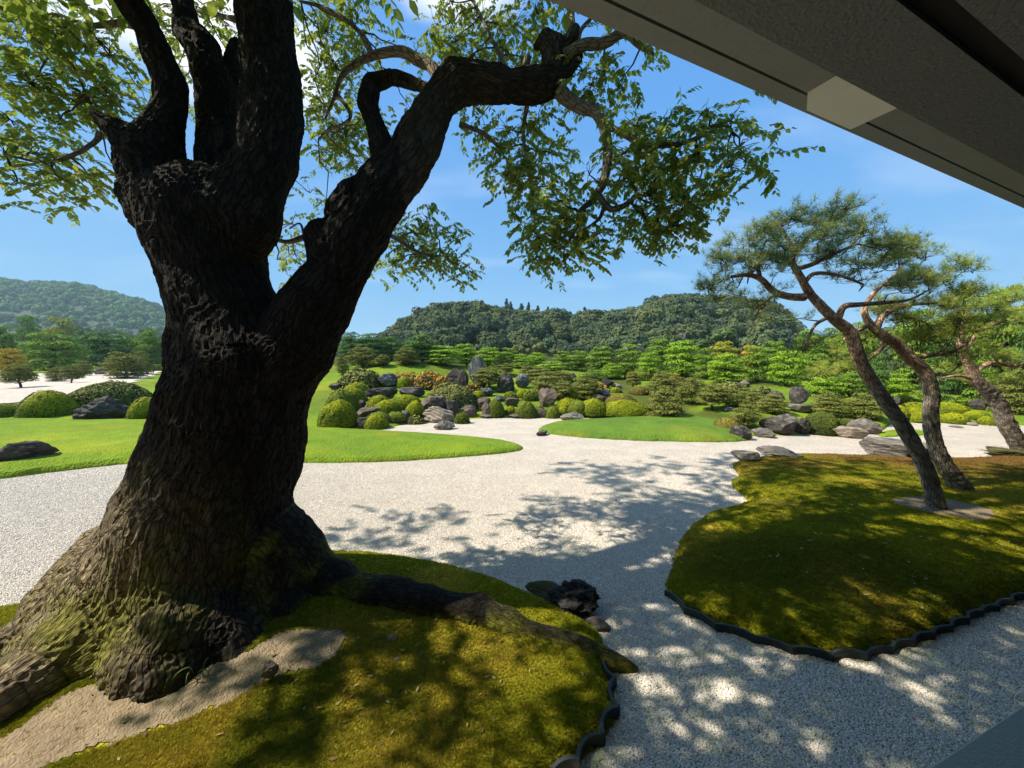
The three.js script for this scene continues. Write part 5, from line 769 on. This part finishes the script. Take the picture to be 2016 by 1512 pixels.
const PN = [
  // left, on the gravel path and behind it
  [42, 765, 74, 718, 'olive', 'ball', 'small pine with a visible trunk on the gravel path, nearest the left border'],
  [112, 752, 40, 724, 'olive', 'dome', 'small round pine behind another on the left gravel path'],
  [140, 755, 48, 722, 'olive', 'ball', 'small umbrella pine right of the round one on the left gravel path'],
  [248, 747, 84, 695, 'olive', 'dome', 'wide layered pine on the gravel path left of the big trunk'],
  [278, 738, 46, 692, 'olive', 'dome', 'pine behind the wide layered one on the gravel path'],
  [165, 741, 40, 712, 'olive', 'dome', 'low dull pine beside the pale pointed stone'],
  [208, 730, 106, 650, 'deep', 'tree', 'large dense deep green pine in the left background'],
  [105, 735, 124, 656, 'green', 'tree', 'wide layered green pine in the left background'],
  [14, 730, 86, 648, 'green', 'tree', 'big pine at the left border behind the orange tree'],
  [22, 742, 70, 690, 'yellow', 'tree', 'yellow orange autumn tree at the left border'],
  [126, 700, 86, 630, 'gold', 'tree', 'golden autumn tree rising behind the left pines'],
  [62, 700, 70, 628, 'green', 'tree', 'tall green pine far left below the hills'],
  [255, 725, 60, 662, 'green', 'tree', 'green pine between the deep green pine and the big trunk'],
  [300, 728, 70, 655, 'green', 'tree', 'pine touching the left side of the big trunk'],
  [325, 728, 48, 680, 'deep', 'tree', 'lower deep green pine half behind the big trunk'],
  [170, 700, 60, 648, 'deep', 'tree', 'deep green pine behind the wide layered one'],
  [290, 700, 50, 652, 'deep', 'tree', 'far deep green pine above the hedge'],
  // behind the hill crest
  [714, 726, 56, 682, 'olive', 'tall', 'broad olive pine on the hill crest beside the trunk'],
  [755, 725, 28, 699, 'olive', 'ball', 'small round pine on the hill crest with a thin trunk'],
  [802, 722, 42, 685, 'olive', 'dome', 'brownish olive pine on the crest in front of dark trees'],
  [674, 740, 26, 700, 'olive', 'tall', 'narrow olive pine hard against the right side of the trunk'],
  [728, 712, 70, 660, 'deep', 'tree', 'dark green pine behind the broad olive one'],
  [770, 712, 56, 668, 'deep', 'tree', 'dark green tree in the gap left of the rounded dark pine'],
  [832, 715, 66, 664, 'deep', 'tree', 'rounded dark green pine under the foot of the wooded hill'],
  [690, 712, 50, 658, 'deep', 'tree', 'dark pine against the trunk below the sky'],
  [872, 722, 74, 685, 'bright', 'tree', 'wide bright pine behind the hill crest, left of the tall stone'],
  [918, 720, 54, 682, 'bright', 'tree', 'bright pine just left of the tall stone'],
  [962, 724, 56, 688, 'bright', 'tree', 'yellowish bright pine right of the tall stone'],
  [1002, 724, 44, 689, 'green', 'tree', 'green pine right of the yellowish one'],
  [1028, 728, 42, 702, 'bright', 'tree', 'low bright pine above the lawn hump'],
  [1058, 726, 44, 698, 'bright', 'tree', 'bright pine in the middle background'],
  [1082, 738, 54, 712, 'bright', 'dome', 'low bright pine in front of the middle background row'],
  [1108, 728, 46, 696, 'green', 'tree', 'green pine below the bamboo clump'],
  [1142, 732, 50, 694, 'green', 'tree', 'green pine left of the broad green pine in the middle'],
  [1184, 738, 58, 686, 'green', 'tree', 'broad green pine in the middle background'],
  [1234, 738, 60, 682, 'green', 'tree', 'broad dull pine right of the middle'],
  [1206, 748, 40, 716, 'bright', 'dome', 'short bright pine beside the black boulder'],
  [1278, 748, 52, 698, 'bright', 'tree', 'bright pine left of the great bright one'],
  [1294, 730, 52, 672, 'green', 'tree', 'taller green pine behind at the foot of the cliff'],
  [1340, 746, 80, 674, 'bright', 'tree', 'great spreading bright pine right of centre'],
  [1388, 748, 46, 690, 'green', 'tree', 'green pine between the two great bright ones'],
  [1430, 758, 76, 702, 'bright', 'tree', 'brightest full pine above the variegated dome'],
  [1420, 735, 60, 676, 'gold', 'tree', 'yellowing tree behind the brightest pine'],
  [1475, 735, 44, 684, 'yellow', 'tree', 'orange tinted tree high among the right pines'],
  [1490, 754, 64, 688, 'green', 'tree', 'layered pine right of the orange tinted tree'],
  [1548, 764, 80, 694, 'bright', 'tree', 'full bright pine above the tall squarish block'],
  [1522, 735, 60, 676, 'green', 'tree', 'green pine behind the full bright one'],
  [1600, 755, 70, 690, 'green', 'tree', 'green pine seen left of the bent first trunk'],
  [1622, 786, 78, 736, 'bright', 'dome', 'bright flat topped pine left of the first leaning trunk'],
  [1672, 790, 66, 738, 'green', 'tree', 'pine with a dark bare trunk behind the first leaning trunk'],
  [1762, 790, 66, 738, 'bright', 'dome', 'bright rounded pine between the first and second leaning trunks'],
  // olive pines of the rock garden
  [1306, 832, 66, 763, 'olive', 'tall', 'dense olive pine standing on the lawn beside the largest bright dome'],
  [1300, 785, 54, 731, 'olive', 'tall', 'rounded olive pine behind the dense one on the lawn'],
  [1245, 768, 28, 734, 'olive', 'ball', 'small olive pine above the reddish dome'],
  [1363, 800, 58, 739, 'olive', 'tall', 'tall dense olive pine at the edge of the lawn'],
  [1404, 812, 60, 757, 'olive', 'ball', 'open olive pine with a visible stem on the lawn'],
  [1440, 804, 46, 764, 'olive', 'tall', 'olive pine right of the open one'],
  [1477, 804, 50, 766, 'olive', 'dome', 'olive pine left of the dark slanting rock'],
  [1468, 846, 54, 791, 'olive', 'tall', 'olive pine rising behind the gold dome and the cracked block'],
  [1524, 818, 60, 778, 'olive', 'dome', 'wide olive pine behind the largest boulder'],
  [1630, 822, 70, 774, 'olive', 'dome', 'olive pine above the tall dark dome'],
  [1698, 828, 74, 776, 'olive', 'dome', 'olive pine left of the first leaning trunk above the rounded boulder'],
  [963, 772, 58, 724, 'olive', 'ball', 'olive pine in front of the tall stone'],
  [998, 742, 26, 716, 'olive', 'ball', 'small olive pine on top beside the spiky rock'],
  [1060, 755, 46, 722, 'olive', 'dome', 'olive pine on the slope above the big boulder, left one'],
  [1078, 782, 66, 734, 'olive', 'dome', 'olive pine spreading behind the big streaked boulder'],
  [1106, 790, 44, 750, 'olive', 'tall', 'olive pine touching the right side of the big boulder'],
  [1108, 760, 40, 730, 'olive', 'dome', 'olive pine below the small black standing stone'],
  [1150, 788, 48, 738, 'olive', 'dome', 'olive pine in the middle between rust bush and domes'],
  [1040, 745, 30, 718, 'olive', 'dome', 'small olive pine above the black bluish boulder'],
  [1172, 750, 40, 730, 'green', 'dome', 'low green pine left of the black boulder'],
  // right background, behind the leaning pines
  [1690, 760, 90, 640, 'green', 'tree', 'tall green pine filling the gap between the first two trunks'],
  [1795, 770, 110, 610, 'green', 'tree', 'large pine behind the second leaning trunk'],
  [1880, 780, 120, 590, 'deep', 'tree', 'large dark pine between the second and third trunks'],
  [1965, 790, 130, 570, 'green', 'tree', 'large pine at the right border behind the third trunk'],
  [2050, 800, 140, 560, 'deep', 'tree', 'dark pine cut by the right border'],
  [1845, 800, 80, 700, 'deep', 'tree', 'dark lower pine behind the smooth domes on the right'],
  [1920, 805, 90, 715, 'green', 'tree', 'lower pine behind the third trunk'],
  [1990, 818, 90, 730, 'olive', 'dome', 'olive shrubby pine at the right border above the gravel'],
  [1720, 790, 60, 700, 'deep', 'tree', 'dark pine right behind the first trunk'],
  [1590, 730, 70, 655, 'green', 'tree', 'pine at the right end of the wooded hill'],
  [1640, 735, 70, 650, 'green', 'tree', 'pine left of the first trunk below its crown'],
];
for (const [x, y, w, t, c, s, l, o] of PN) pine(x, y, w, t, c, s, l, o || {});

// ---------------------------------------------------------------- the three leaning red pines on the right
{
  const needle = (() => { const s = new Soup(), r = rng(3); for (let i = 0; i < 16; i++) { const a = r() * 6.283, el = -0.15 + 1.3 * r(), d = V(Math.cos(a) * Math.cos(el), Math.sin(el), Math.sin(a) * Math.cos(el)), u = d.clone().cross(V(r() - 0.5, r() - 0.5, r() - 0.5)).normalize().multiplyScalar(0.02), l = 0.65 + 0.5 * r(); s.tri(u.clone(), u.clone().negate(), d.clone().multiplyScalar(l), [1, 1, 1]); } return s.geo(); })();
  const needleMat = mat([1, 1, 1], { transmission: 0.3, thickness: 0, roughness: 0.7 });
  const skin = (y0, y1, s) => (q, t, a, r) => { const up = sstep(y0, y1, q.y), [fa, fb, id] = worley(q.x * 14 + s, q.y * 7, q.z * 14), gap = sstep(0.02, 0.35, fb - fa), n = fbm(q.x * 20, q.y * 14, q.z * 20, 3), k = (0.5 + 0.6 * gap) * (0.8 + 0.4 * id) * (1 + 0.3 * n), c = [lerp(0.32, 0.62, up), lerp(0.275, 0.39, up), lerp(0.22, 0.24, up)].map((v) => v * k); return [Math.min(0.012, r * 0.12) * (gap - 0.6 + 0.5 * n) * (1 - 0.5 * up), ...c]; };
  const redPine = (label, trunk, branches, blobs, depth, seed, density, tint, baseH) => {
    const r = rng(seed), t = thing('leaning_pine', label, 'pine tree'), pts = trunk.map(([x, y, w, d]) => P(x, y, d ?? depth)), rad = trunk.map(([x, , w, d]) => 0.76 * w / 2 * (d ?? depth) / F * lerp(1, cosAt(x), 0.6)), y0 = pts[0].y;
    mesh('trunk', tube([pts[0].clone().add(V(0.02, -0.25, 0)), ...pts], [rad[0] * 1.35, ...rad], { sides: 22, step: 0.03, skin: skin(y0 + 1.3, y0 + 2.2, seed) }), barkMat, t);
    const tips = [], nodes = [], main = new THREE.CatmullRomCurve3(pts, false, 'centripetal'); for (let i = 0.55; i <= 1; i += 0.03) nodes.push(main.getPoint(i));
    branches.forEach((b, i) => { const p = b.map(([x, y, w, d]) => P(x, y, d ?? depth)), ra = b.map(([x, , w, d]) => w / 2 * (d ?? depth) / F); mesh('branch', tube(p, ra, { sides: 9, step: 0.04, skin: skin(0, 0.1, seed + i) }), barkMat, t); const c = new THREE.CatmullRomCurve3(p, false, 'centripetal'); for (let k = 0.2; k <= 1; k += 0.08) nodes.push(c.getPoint(k)); });
    const sticks = []; const spots = [];
    for (const [bx, by, rx, ry, dd, n] of blobs) {
      const c = P(bx, by, depth + dd), k = (depth + dd) / F, ax = rx * k, ay = ry * k, az = ax * 0.9, own = [];
      const subs = Math.max(3, Math.round(n * density / 26));
      for (let i = 0; i < subs; i++) {
        const v = V(r() * 2 - 1, (r() * 2 - 1), r() * 2 - 1); if (v.length() > 1) v.normalize(); const e = c.clone().add(V(v.x * ax, v.y * ay, v.z * az));
        let best = null, bd = 1e9; for (const q of nodes) { const d = q.distanceToSquared(e) + (q.y > e.y + 0.1 ? 0.3 : 0); if (d < bd) { bd = d; best = q; } }
        const m = best.clone().lerp(e, 0.35).add(V((r() - 0.5) * 0.18, -0.06 + (r() - 0.5) * 0.16, (r() - 0.5) * 0.18)), m2 = best.clone().lerp(e, 0.72).add(V((r() - 0.5) * 0.14, (r() - 0.5) * 0.12, (r() - 0.5) * 0.14)), l = best.distanceTo(e), r0 = clamp(0.006 + l * 0.009, 0.004, 0.016);
        sticks.push(tube([best, m, m2, e], [r0, r0 * 0.7, r0 * 0.45, r0 * 0.25], { sides: 5, seg: 9 })); nodes.push(m2.clone(), e.clone());
        const tw = Math.round(6 + 4 * r());
        for (let j = 0; j < tw; j++) { const f = m2.clone().lerp(e, r() * 1.1), g = f.clone().add(V((r() - 0.5) * 0.42, 0.02 + (r() - 0.35) * 0.2, (r() - 0.5) * 0.42)); sticks.push(tube([f, f.clone().lerp(g, 0.5).add(V(0, -0.02, 0)), g], [0.0035, 0.0028, 0.002], { sides: 3, seg: 3 })); for (let q = 0; q < 3; q++) spots.push({ p: f.clone().lerp(g, 0.55 + 0.45 * q / 2).add(V((r() - 0.5) * 0.05, 0.01, (r() - 0.5) * 0.05)), s: 0.075 + 0.045 * r() }); }
      }
    }
    mesh('twigs', mergeGeometries(sticks), trunkMat, t).userData.kind = 'stuff';
    const im = new THREE.InstancedMesh(needle, needleMat, spots.length), M = new THREE.Matrix4(), q = new THREE.Quaternion(), e = new THREE.Euler(), C = new THREE.Color(); spots.forEach((s, i) => { e.set((r() - 0.5) * 0.9, r() * 6.28, (r() - 0.5) * 0.9); M.compose(s.p, q.setFromEuler(e), V(s.s, s.s, s.s)); im.setMatrixAt(i, M); const b = 0.7 + 0.7 * r(); im.setColorAt(i, C.setRGB(tint[0] * b * (0.85 + 0.4 * r()), tint[1] * b, tint[2] * b)); });
    im.name = 'needles'; im.userData.kind = 'stuff'; im.castShadow = im.receiveShadow = true; t.add(im);
  };
  const b1 = -G(1842, 1003, 0.15).z, b2 = -G(1890, 963, 0.15).z, b3 = -G(2016, 892, 0.1).z;
  redPine('leaning pine with a dark curved trunk and a wide airy crown, nearest of three', [[1842, 1004, 50], [1836, 965, 44], [1812, 900, 42], [1771, 830, 40], [1736, 780, 38], [1702, 728, 36], [1686, 690, 35], [1674, 655, 34], [1642, 628, 29], [1616, 602, 26], [1594, 577, 23], [1576, 545, 20], [1560, 515, 16], [1568, 480, 8]].map((p) => [...p, b1]),
    [[[1585, 585, 16], [1555, 584, 14], [1524, 574, 13], [1496, 548, 11], [1470, 541, 9], [1440, 545, 6]], [[1496, 548, 9], [1490, 525, 7], [1465, 505, 4]], [[1562, 520, 13], [1535, 505, 10], [1515, 500, 8], [1480, 500, 4]], [[1568, 530, 10], [1600, 520, 9], [1640, 500, 7], [1690, 480, 4]], [[1648, 632, 13], [1662, 604, 12], [1690, 600, 10], [1740, 596, 8], [1790, 590, 5], [1830, 570, 3]], [[1582, 560, 9], [1600, 540, 8], [1650, 542, 6], [1700, 560, 4]], [[1570, 490, 9], [1600, 460, 7], [1640, 440, 4]], [[1564, 500, 8], [1545, 460, 6], [1530, 435, 3]], [[1530, 578, 6], [1500, 600, 5], [1480, 640, 3]], [[1630, 625, 7], [1605, 640, 6], [1585, 680, 3]]],
    [[1440, 535, 50, 32, 0.1, 130], [1400, 555, 30, 20, 0, 60], [1480, 490, 46, 30, 0, 130], [1530, 450, 50, 26, 0.2, 150], [1600, 435, 60, 24, 0, 190], [1670, 445, 50, 24, 0.2, 150], [1560, 480, 60, 24, -0.3, 130], [1640, 480, 60, 26, -0.2, 150], [1720, 475, 40, 26, 0, 100], [1500, 530, 40, 20, -0.3, 80], [1470, 590, 50, 26, 0.2, 90], [1420, 580, 34, 16, 0, 50], [1520, 620, 50, 20, 0.4, 50], [1590, 520, 40, 16, 0.2, 60], [1700, 520, 40, 26, 0.1, 80], [1760, 550, 36, 20, 0, 60], [1600, 680, 30, 14, 0.2, 26], [1660, 560, 40, 16, 0.2, 50], [1800, 575, 40, 16, 0, 60]], b1, 21, 1.5, [0.25, 0.33, 0.10]);
  redPine('second leaning pine with an orange brown trunk rising beside the soil ring', [[1890, 963, 62], [1878, 940, 50], [1860, 915, 44], [1840, 870, 40], [1832, 820, 39], [1834, 775, 38], [1822, 735, 37], [1792, 705, 36], [1768, 680, 32], [1738, 660, 28], [1716, 642, 22], [1702, 612, 16], [1722, 575, 12], [1758, 545, 9], [1780, 520, 5]].map((p) => [...p, b2]),
    [[[1724, 650, 14], [1740, 620, 10], [1790, 600, 8], [1840, 596, 6], [1890, 580, 3]], [[1790, 705, 12], [1830, 700, 9], [1880, 690, 6], [1910, 670, 3]], [[1712, 640, 9], [1690, 650, 7], [1660, 670, 4]], [[1750, 670, 9], [1720, 700, 6], [1680, 730, 3]], [[1740, 560, 8], [1790, 560, 6], [1850, 550, 4]]],
    [[1740, 500, 50, 26, 0.2, 120], [1800, 500, 46, 26, 0.1, 120], [1850, 540, 46, 24, 0, 110], [1790, 555, 40, 18, 0.2, 80], [1890, 575, 40, 18, 0, 80], [1850, 610, 50, 22, -0.2, 110], [1780, 620, 50, 22, 0.2, 100], [1730, 620, 30, 20, 0.2, 60], [1880, 660, 46, 22, 0, 90], [1820, 660, 40, 18, 0.3, 70], [1660, 680, 40, 20, 0.2, 50], [1880, 710, 40, 20, 0.2, 60], [1690, 720, 30, 18, 0.2, 40], [1640, 735, 40, 16, 0.3, 40], [1920, 620, 30, 24, 0.1, 60]], b2, 22, 2.6, [0.34, 0.41, 0.07]);
  redPine('third leaning pine at the right picture border beyond the moss mound', [[2018, 894, 52], [2002, 868, 46], [1982, 835, 44], [1968, 800, 42], [1948, 772, 40], [1924, 750, 34], [1906, 715, 26], [1890, 670, 20], [1900, 620, 12]].map((p) => [...p, b3]),
    [[[1915, 735, 10], [1950, 715, 9], [2000, 720, 7], [2040, 700, 4]], [[1896, 690, 9], [1930, 650, 7], [1980, 630, 5], [2020, 610, 3]], [[1930, 755, 8], [1890, 740, 6], [1850, 745, 3]], [[1890, 660, 8], [1860, 640, 6], [1830, 640, 3]]],
    [[1960, 600, 40, 22, 0, 90], [2010, 580, 40, 22, 0, 90], [1920, 640, 44, 22, 0.2, 100], [1990, 650, 50, 26, 0, 120], [2040, 640, 40, 30, 0, 80], [1950, 690, 46, 22, 0.2, 90], [2010, 710, 50, 22, -0.2, 100], [1860, 650, 40, 22, 0.3, 70], [1860, 740, 40, 16, 0.3, 50], [1980, 750, 40, 14, 0.2, 50], [1930, 600, 30, 16, 0.2, 50]], b3, 23, 2.6, [0.33, 0.44, 0.07]);
}
// ---------------------------------------------------------------- wooded hills
{
  const ridge = (list) => list.map(([x, y]) => [(x - 1008) / F, (705 - y) / F]);
  const hill = (name, prof, d0, d1, d2, sub, col, steps) => {
    const hgt = (a, d) => { const t = clamp((d - d0) / (d1 - d0)), top = table(prof, a) * d1 + EYE - sub; return Math.max(-1, lerp(0.5, Math.max(0.5, top), Math.sin(t * Math.PI / 2) ** 0.9) * (d > d1 ? 1 - 0.8 * sstep(d1, d2, d) : 1) + 0.012 * d1 * fbm(a * 9, d / d1 * 6, 4, 4) * sstep(0, 0.3, t)); };
    const pos = [], idx = [], na = 160, nd = 50, a0 = prof[0][0] , a1 = prof[prof.length - 1][0];
    for (let i = 0; i <= na; i++) for (let j = 0; j <= nd; j++) { const a = lerp(a0, a1, i / na), d = lerp(d0, d2, j / nd); pos.push(a * d, hgt(a, d), -d); }
    for (let i = 0; i < na; i++) for (let j = 0; j < nd; j++) { const k = i * (nd + 1) + j; idx.push(k, k + 1, k + nd + 1, k + 1, k + nd + 2, k + nd + 1); }
    struct(name, indexed(pos, idx), mat(col)); return hgt;
  };
  // crowns: a lumpy heap of leaf sprays, one metre wide
  const crown = (seed, tall, n, size) => { const r = rng(seed), s = new Soup(), lumps = []; for (let i = 0; i < (tall ? 5 : 9); i++) { const a = r() * 6.28, q = tall ? 0.06 : 0.3 * Math.sqrt(r()); lumps.push(V(Math.cos(a) * q, tall ? 0.15 + i * 0.26 : 0.3 + 0.3 * r() - q * 0.3, Math.sin(a) * q)); }
    lumps.forEach((l, li) => { const R = tall ? 0.46 - 0.09 * li : 0.2 + 0.1 * r(); for (let i = 0; i < n; i++) { const v = V(r() * 2 - 1, r() * 1.6 - 0.6, r() * 2 - 1).normalize(), p = l.clone().addScaledVector(v, R * (0.85 + 0.25 * r())), m = v.clone().add(V(r() - 0.5, r() - 0.5, r() - 0.5).multiplyScalar(0.65)).normalize(), u = m.clone().cross(V(r() - 0.5, r() - 0.5, r() - 0.5)).normalize().multiplyScalar(size * (0.6 + 0.7 * r())), w = m.clone().cross(u).multiplyScalar(0.7), b = 0.6 + 0.75 * r(), c = [b, b, b]; s.tri(p.clone().sub(u), p.clone().sub(w), p.clone().add(u), c, m); s.tri(p.clone().sub(u), p.clone().add(u), p.clone().add(w), c, m); } });
    return s.geo(); };
  const wood = (name, label, prof, hgt, n, d0, d1, wMin, wMax, colours, seed, near) => {
    const r = rng(seed), geos = [crown(seed + 1, false, near ? 90 : 40, near ? 0.07 : 0.11), crown(seed + 2, false, near ? 90 : 40, near ? 0.065 : 0.1), crown(seed + 3, true, near ? 80 : 30, near ? 0.09 : 0.12)], lists = [[], [], []], a0 = prof[0][0], a1 = prof[prof.length - 1][0];
    for (let i = 0; i < n; i++) { const a = lerp(a0, a1, r()), d = lerp(d0, d1, Math.sqrt(r())), k = lerp(wMin, wMax, r() * r()), t = r(); if (hgt(a, d) < 0.6) continue; lists[t < 0.5 ? 0 : t < 0.997 ? 1 : 2].push([a * d, hgt(a, d), -d, k, r()]); }
    const M = new THREE.Matrix4(), q = new THREE.Quaternion(), C = new THREE.Color(), m = leafy({ transmission: 0.15 }), root = new THREE.Group(); root.name = numbered(name); tag(root, label, null, null, 'stuff'); scene.add(root);
    geos.forEach((g, gi) => { const o = new THREE.InstancedMesh(g, m, lists[gi].length); lists[gi].forEach(([x, y, z, k, h], i) => { const kk = gi === 2 ? k * 0.8 : k; M.compose(V(x, y - 0.1 * kk, z), q.setFromEuler(new THREE.Euler(0, h * 40, 0)), V(kk, kk * (0.85 + 0.4 * ((h * 17) % 1)), kk)); o.setMatrixAt(i, M); const c = colours[Math.floor(h * 37 % colours.length)], b = 0.8 + 0.4 * ((h * 91) % 1); o.setColorAt(i, C.setRGB(c[0] * b, c[1] * b, c[2] * b)); }); o.name = 'canopy'; o.userData.kind = 'stuff'; root.add(o); });
  };
  const near = ridge([[560, 700], [700, 694], [750, 672], [800, 636], [860, 612], [930, 603], [1000, 614], [1060, 621], [1110, 625], [1180, 626], [1250, 616], [1290, 597], [1340, 588], [1400, 600], [1450, 597], [1500, 598], [1540, 622], [1570, 660], [1640, 684], [1760, 700]]);
  const hn = hill('hill', near, 62, 120, 200, 3.2, [0.03, 0.04, 0.02]);
  wood('woodland', 'dark rounded wooded hill behind the garden', near, hn, 4200, 60, 128, 3.2, 6.2, [[0.06, 0.098, 0.04], [0.05, 0.085, 0.04], [0.085, 0.12, 0.04], [0.062, 0.092, 0.036], [0.10, 0.125, 0.042]], 300, true);
  const far = ridge([[-1600, 600], [-900, 560], [-400, 575], [-150, 552], [0, 560], [60, 569], [110, 565], [170, 570], [230, 589], [290, 606], [340, 618], [450, 642], [600, 665], [800, 686]]);
  const hf = hill('hill', far, 330, 640, 1000, 5, [0.04, 0.06, 0.03]);
  wood('woodland', 'hazy wooded mountain on the left horizon', far, hf, 9000, 320, 660, 7, 13, [[0.11, 0.22, 0.06], [0.09, 0.19, 0.055], [0.15, 0.25, 0.06]], 320, false);
  const low = ridge([[1500, 690], [1700, 660], [1900, 650], [2200, 640], [2600, 650], [3200, 690]]);
  const hl = hill('hill', low, 60, 110, 200, 4, [0.03, 0.04, 0.02]);
  wood('woodland', 'wooded rise on the right behind the leaning pines', low, hl, 1800, 58, 115, 3.2, 6.5, [[0.06, 0.095, 0.03], [0.08, 0.12, 0.03]], 340, false);
  // single trees that stand out on the hill and at its foot
  const conifer = crown(401, true, 90, 0.08), round = crown(402, false, 80, 0.08), cm = [[0.04, 0.065, 0.03], [0.15, 0.17, 0.05], [0.07, 0.12, 0.03]].map((c) => leafy({ color: new THREE.Color().setRGB(...c), transmission: 0.2 }));
  const single = (name, x, y, top, w, d, g, m, label, cat) => { const p = P(x, y, d), H = (y - top) * d / F, W = w * d / F, t = thing(name, label, cat, null, p); const f = mesh('foliage', g, m, t); f.scale.set(W, H / (g === conifer ? 1.35 : 0.9), W); f.rotation.y = x; mesh('trunk', tube([V(0, -3, 0), V(0, H * 0.3, 0)], [W * 0.05, W * 0.04], { sides: 6, seg: 2 }), trunkMat, t); };
  [[998, 614, 590, 12, 'tall pointed conifer on the hill crest, leftmost of the crest conifers'], [1006, 616, 596, 10, 'conifer beside the tallest one on the hill crest'], [1026, 616, 600, 14, 'broad conifer on the crest right of the pointed pair'], [1040, 618, 597, 10, 'slim conifer on the crest in the middle of the row'], [1058, 620, 604, 12, 'low conifer on the crest towards the right'], [1078, 622, 606, 11, 'low conifer near the right end of the crest row'], [1096, 624, 608, 11, 'last conifer of the crest row before the rounded woods']].forEach(([x, y, t, w, l]) => single('conifer', x, y + 6, t - 3, w * 1.5, 119, conifer, cm[0], l, 'conifer'));
  [[1020, 700, 674, 24, 'pale bamboo clump at the foot of the hill, left one'], [1062, 700, 670, 32, 'tallest pale bamboo clump at the foot of the hill'], [1040, 702, 682, 20, 'low bamboo clump between two taller ones'], [1090, 702, 684, 22, 'pale bamboo clump right of the tallest']].forEach(([x, y, t, w, l]) => single('bamboo_clump', x, y, t, w, 52, round, cm[1], l, 'bamboo'));
  [[1200, 686, 674, 18, 'small umbrella pine on the cliff foot, left'], [1245, 684, 666, 22, 'small umbrella pine beside the sandy patch'], [1270, 688, 670, 16, 'small pine right of the sandy patch'], [1318, 688, 655, 30, 'green tree before the bare cliff'], [1420, 690, 640, 60, 'pale green tree right of the bare cliff'], [1380, 690, 662, 36, 'young tree right below the bare cliff']].forEach(([x, y, t, w, l]) => single('tree', x, y, t, w, 50, round, cm[2], l, 'tree'));
  // bare rock face showing through the wood
  const cl = rockGeo(77, 3, 3.5, 3, { c: 'dark', det: 20, planes: 9, rough: 0.16 }), co = mesh('cliff', cl, rockMat); co.position.copy(P(1342, 692, 68)); tag(co, 'bare grey brown cliff face at the foot of the wooded hill', 'cliff'); 
  const sa = rockGeo(78, 4, 1.4, 3, { c: 'pale', det: 14 }), so = mesh('sand_bank', sa, rockMat); so.position.copy(P(1255, 694, 54)); tag(so, 'sandy bank under the small umbrella pines', 'bank');
}

renderer.render(scene, camera);
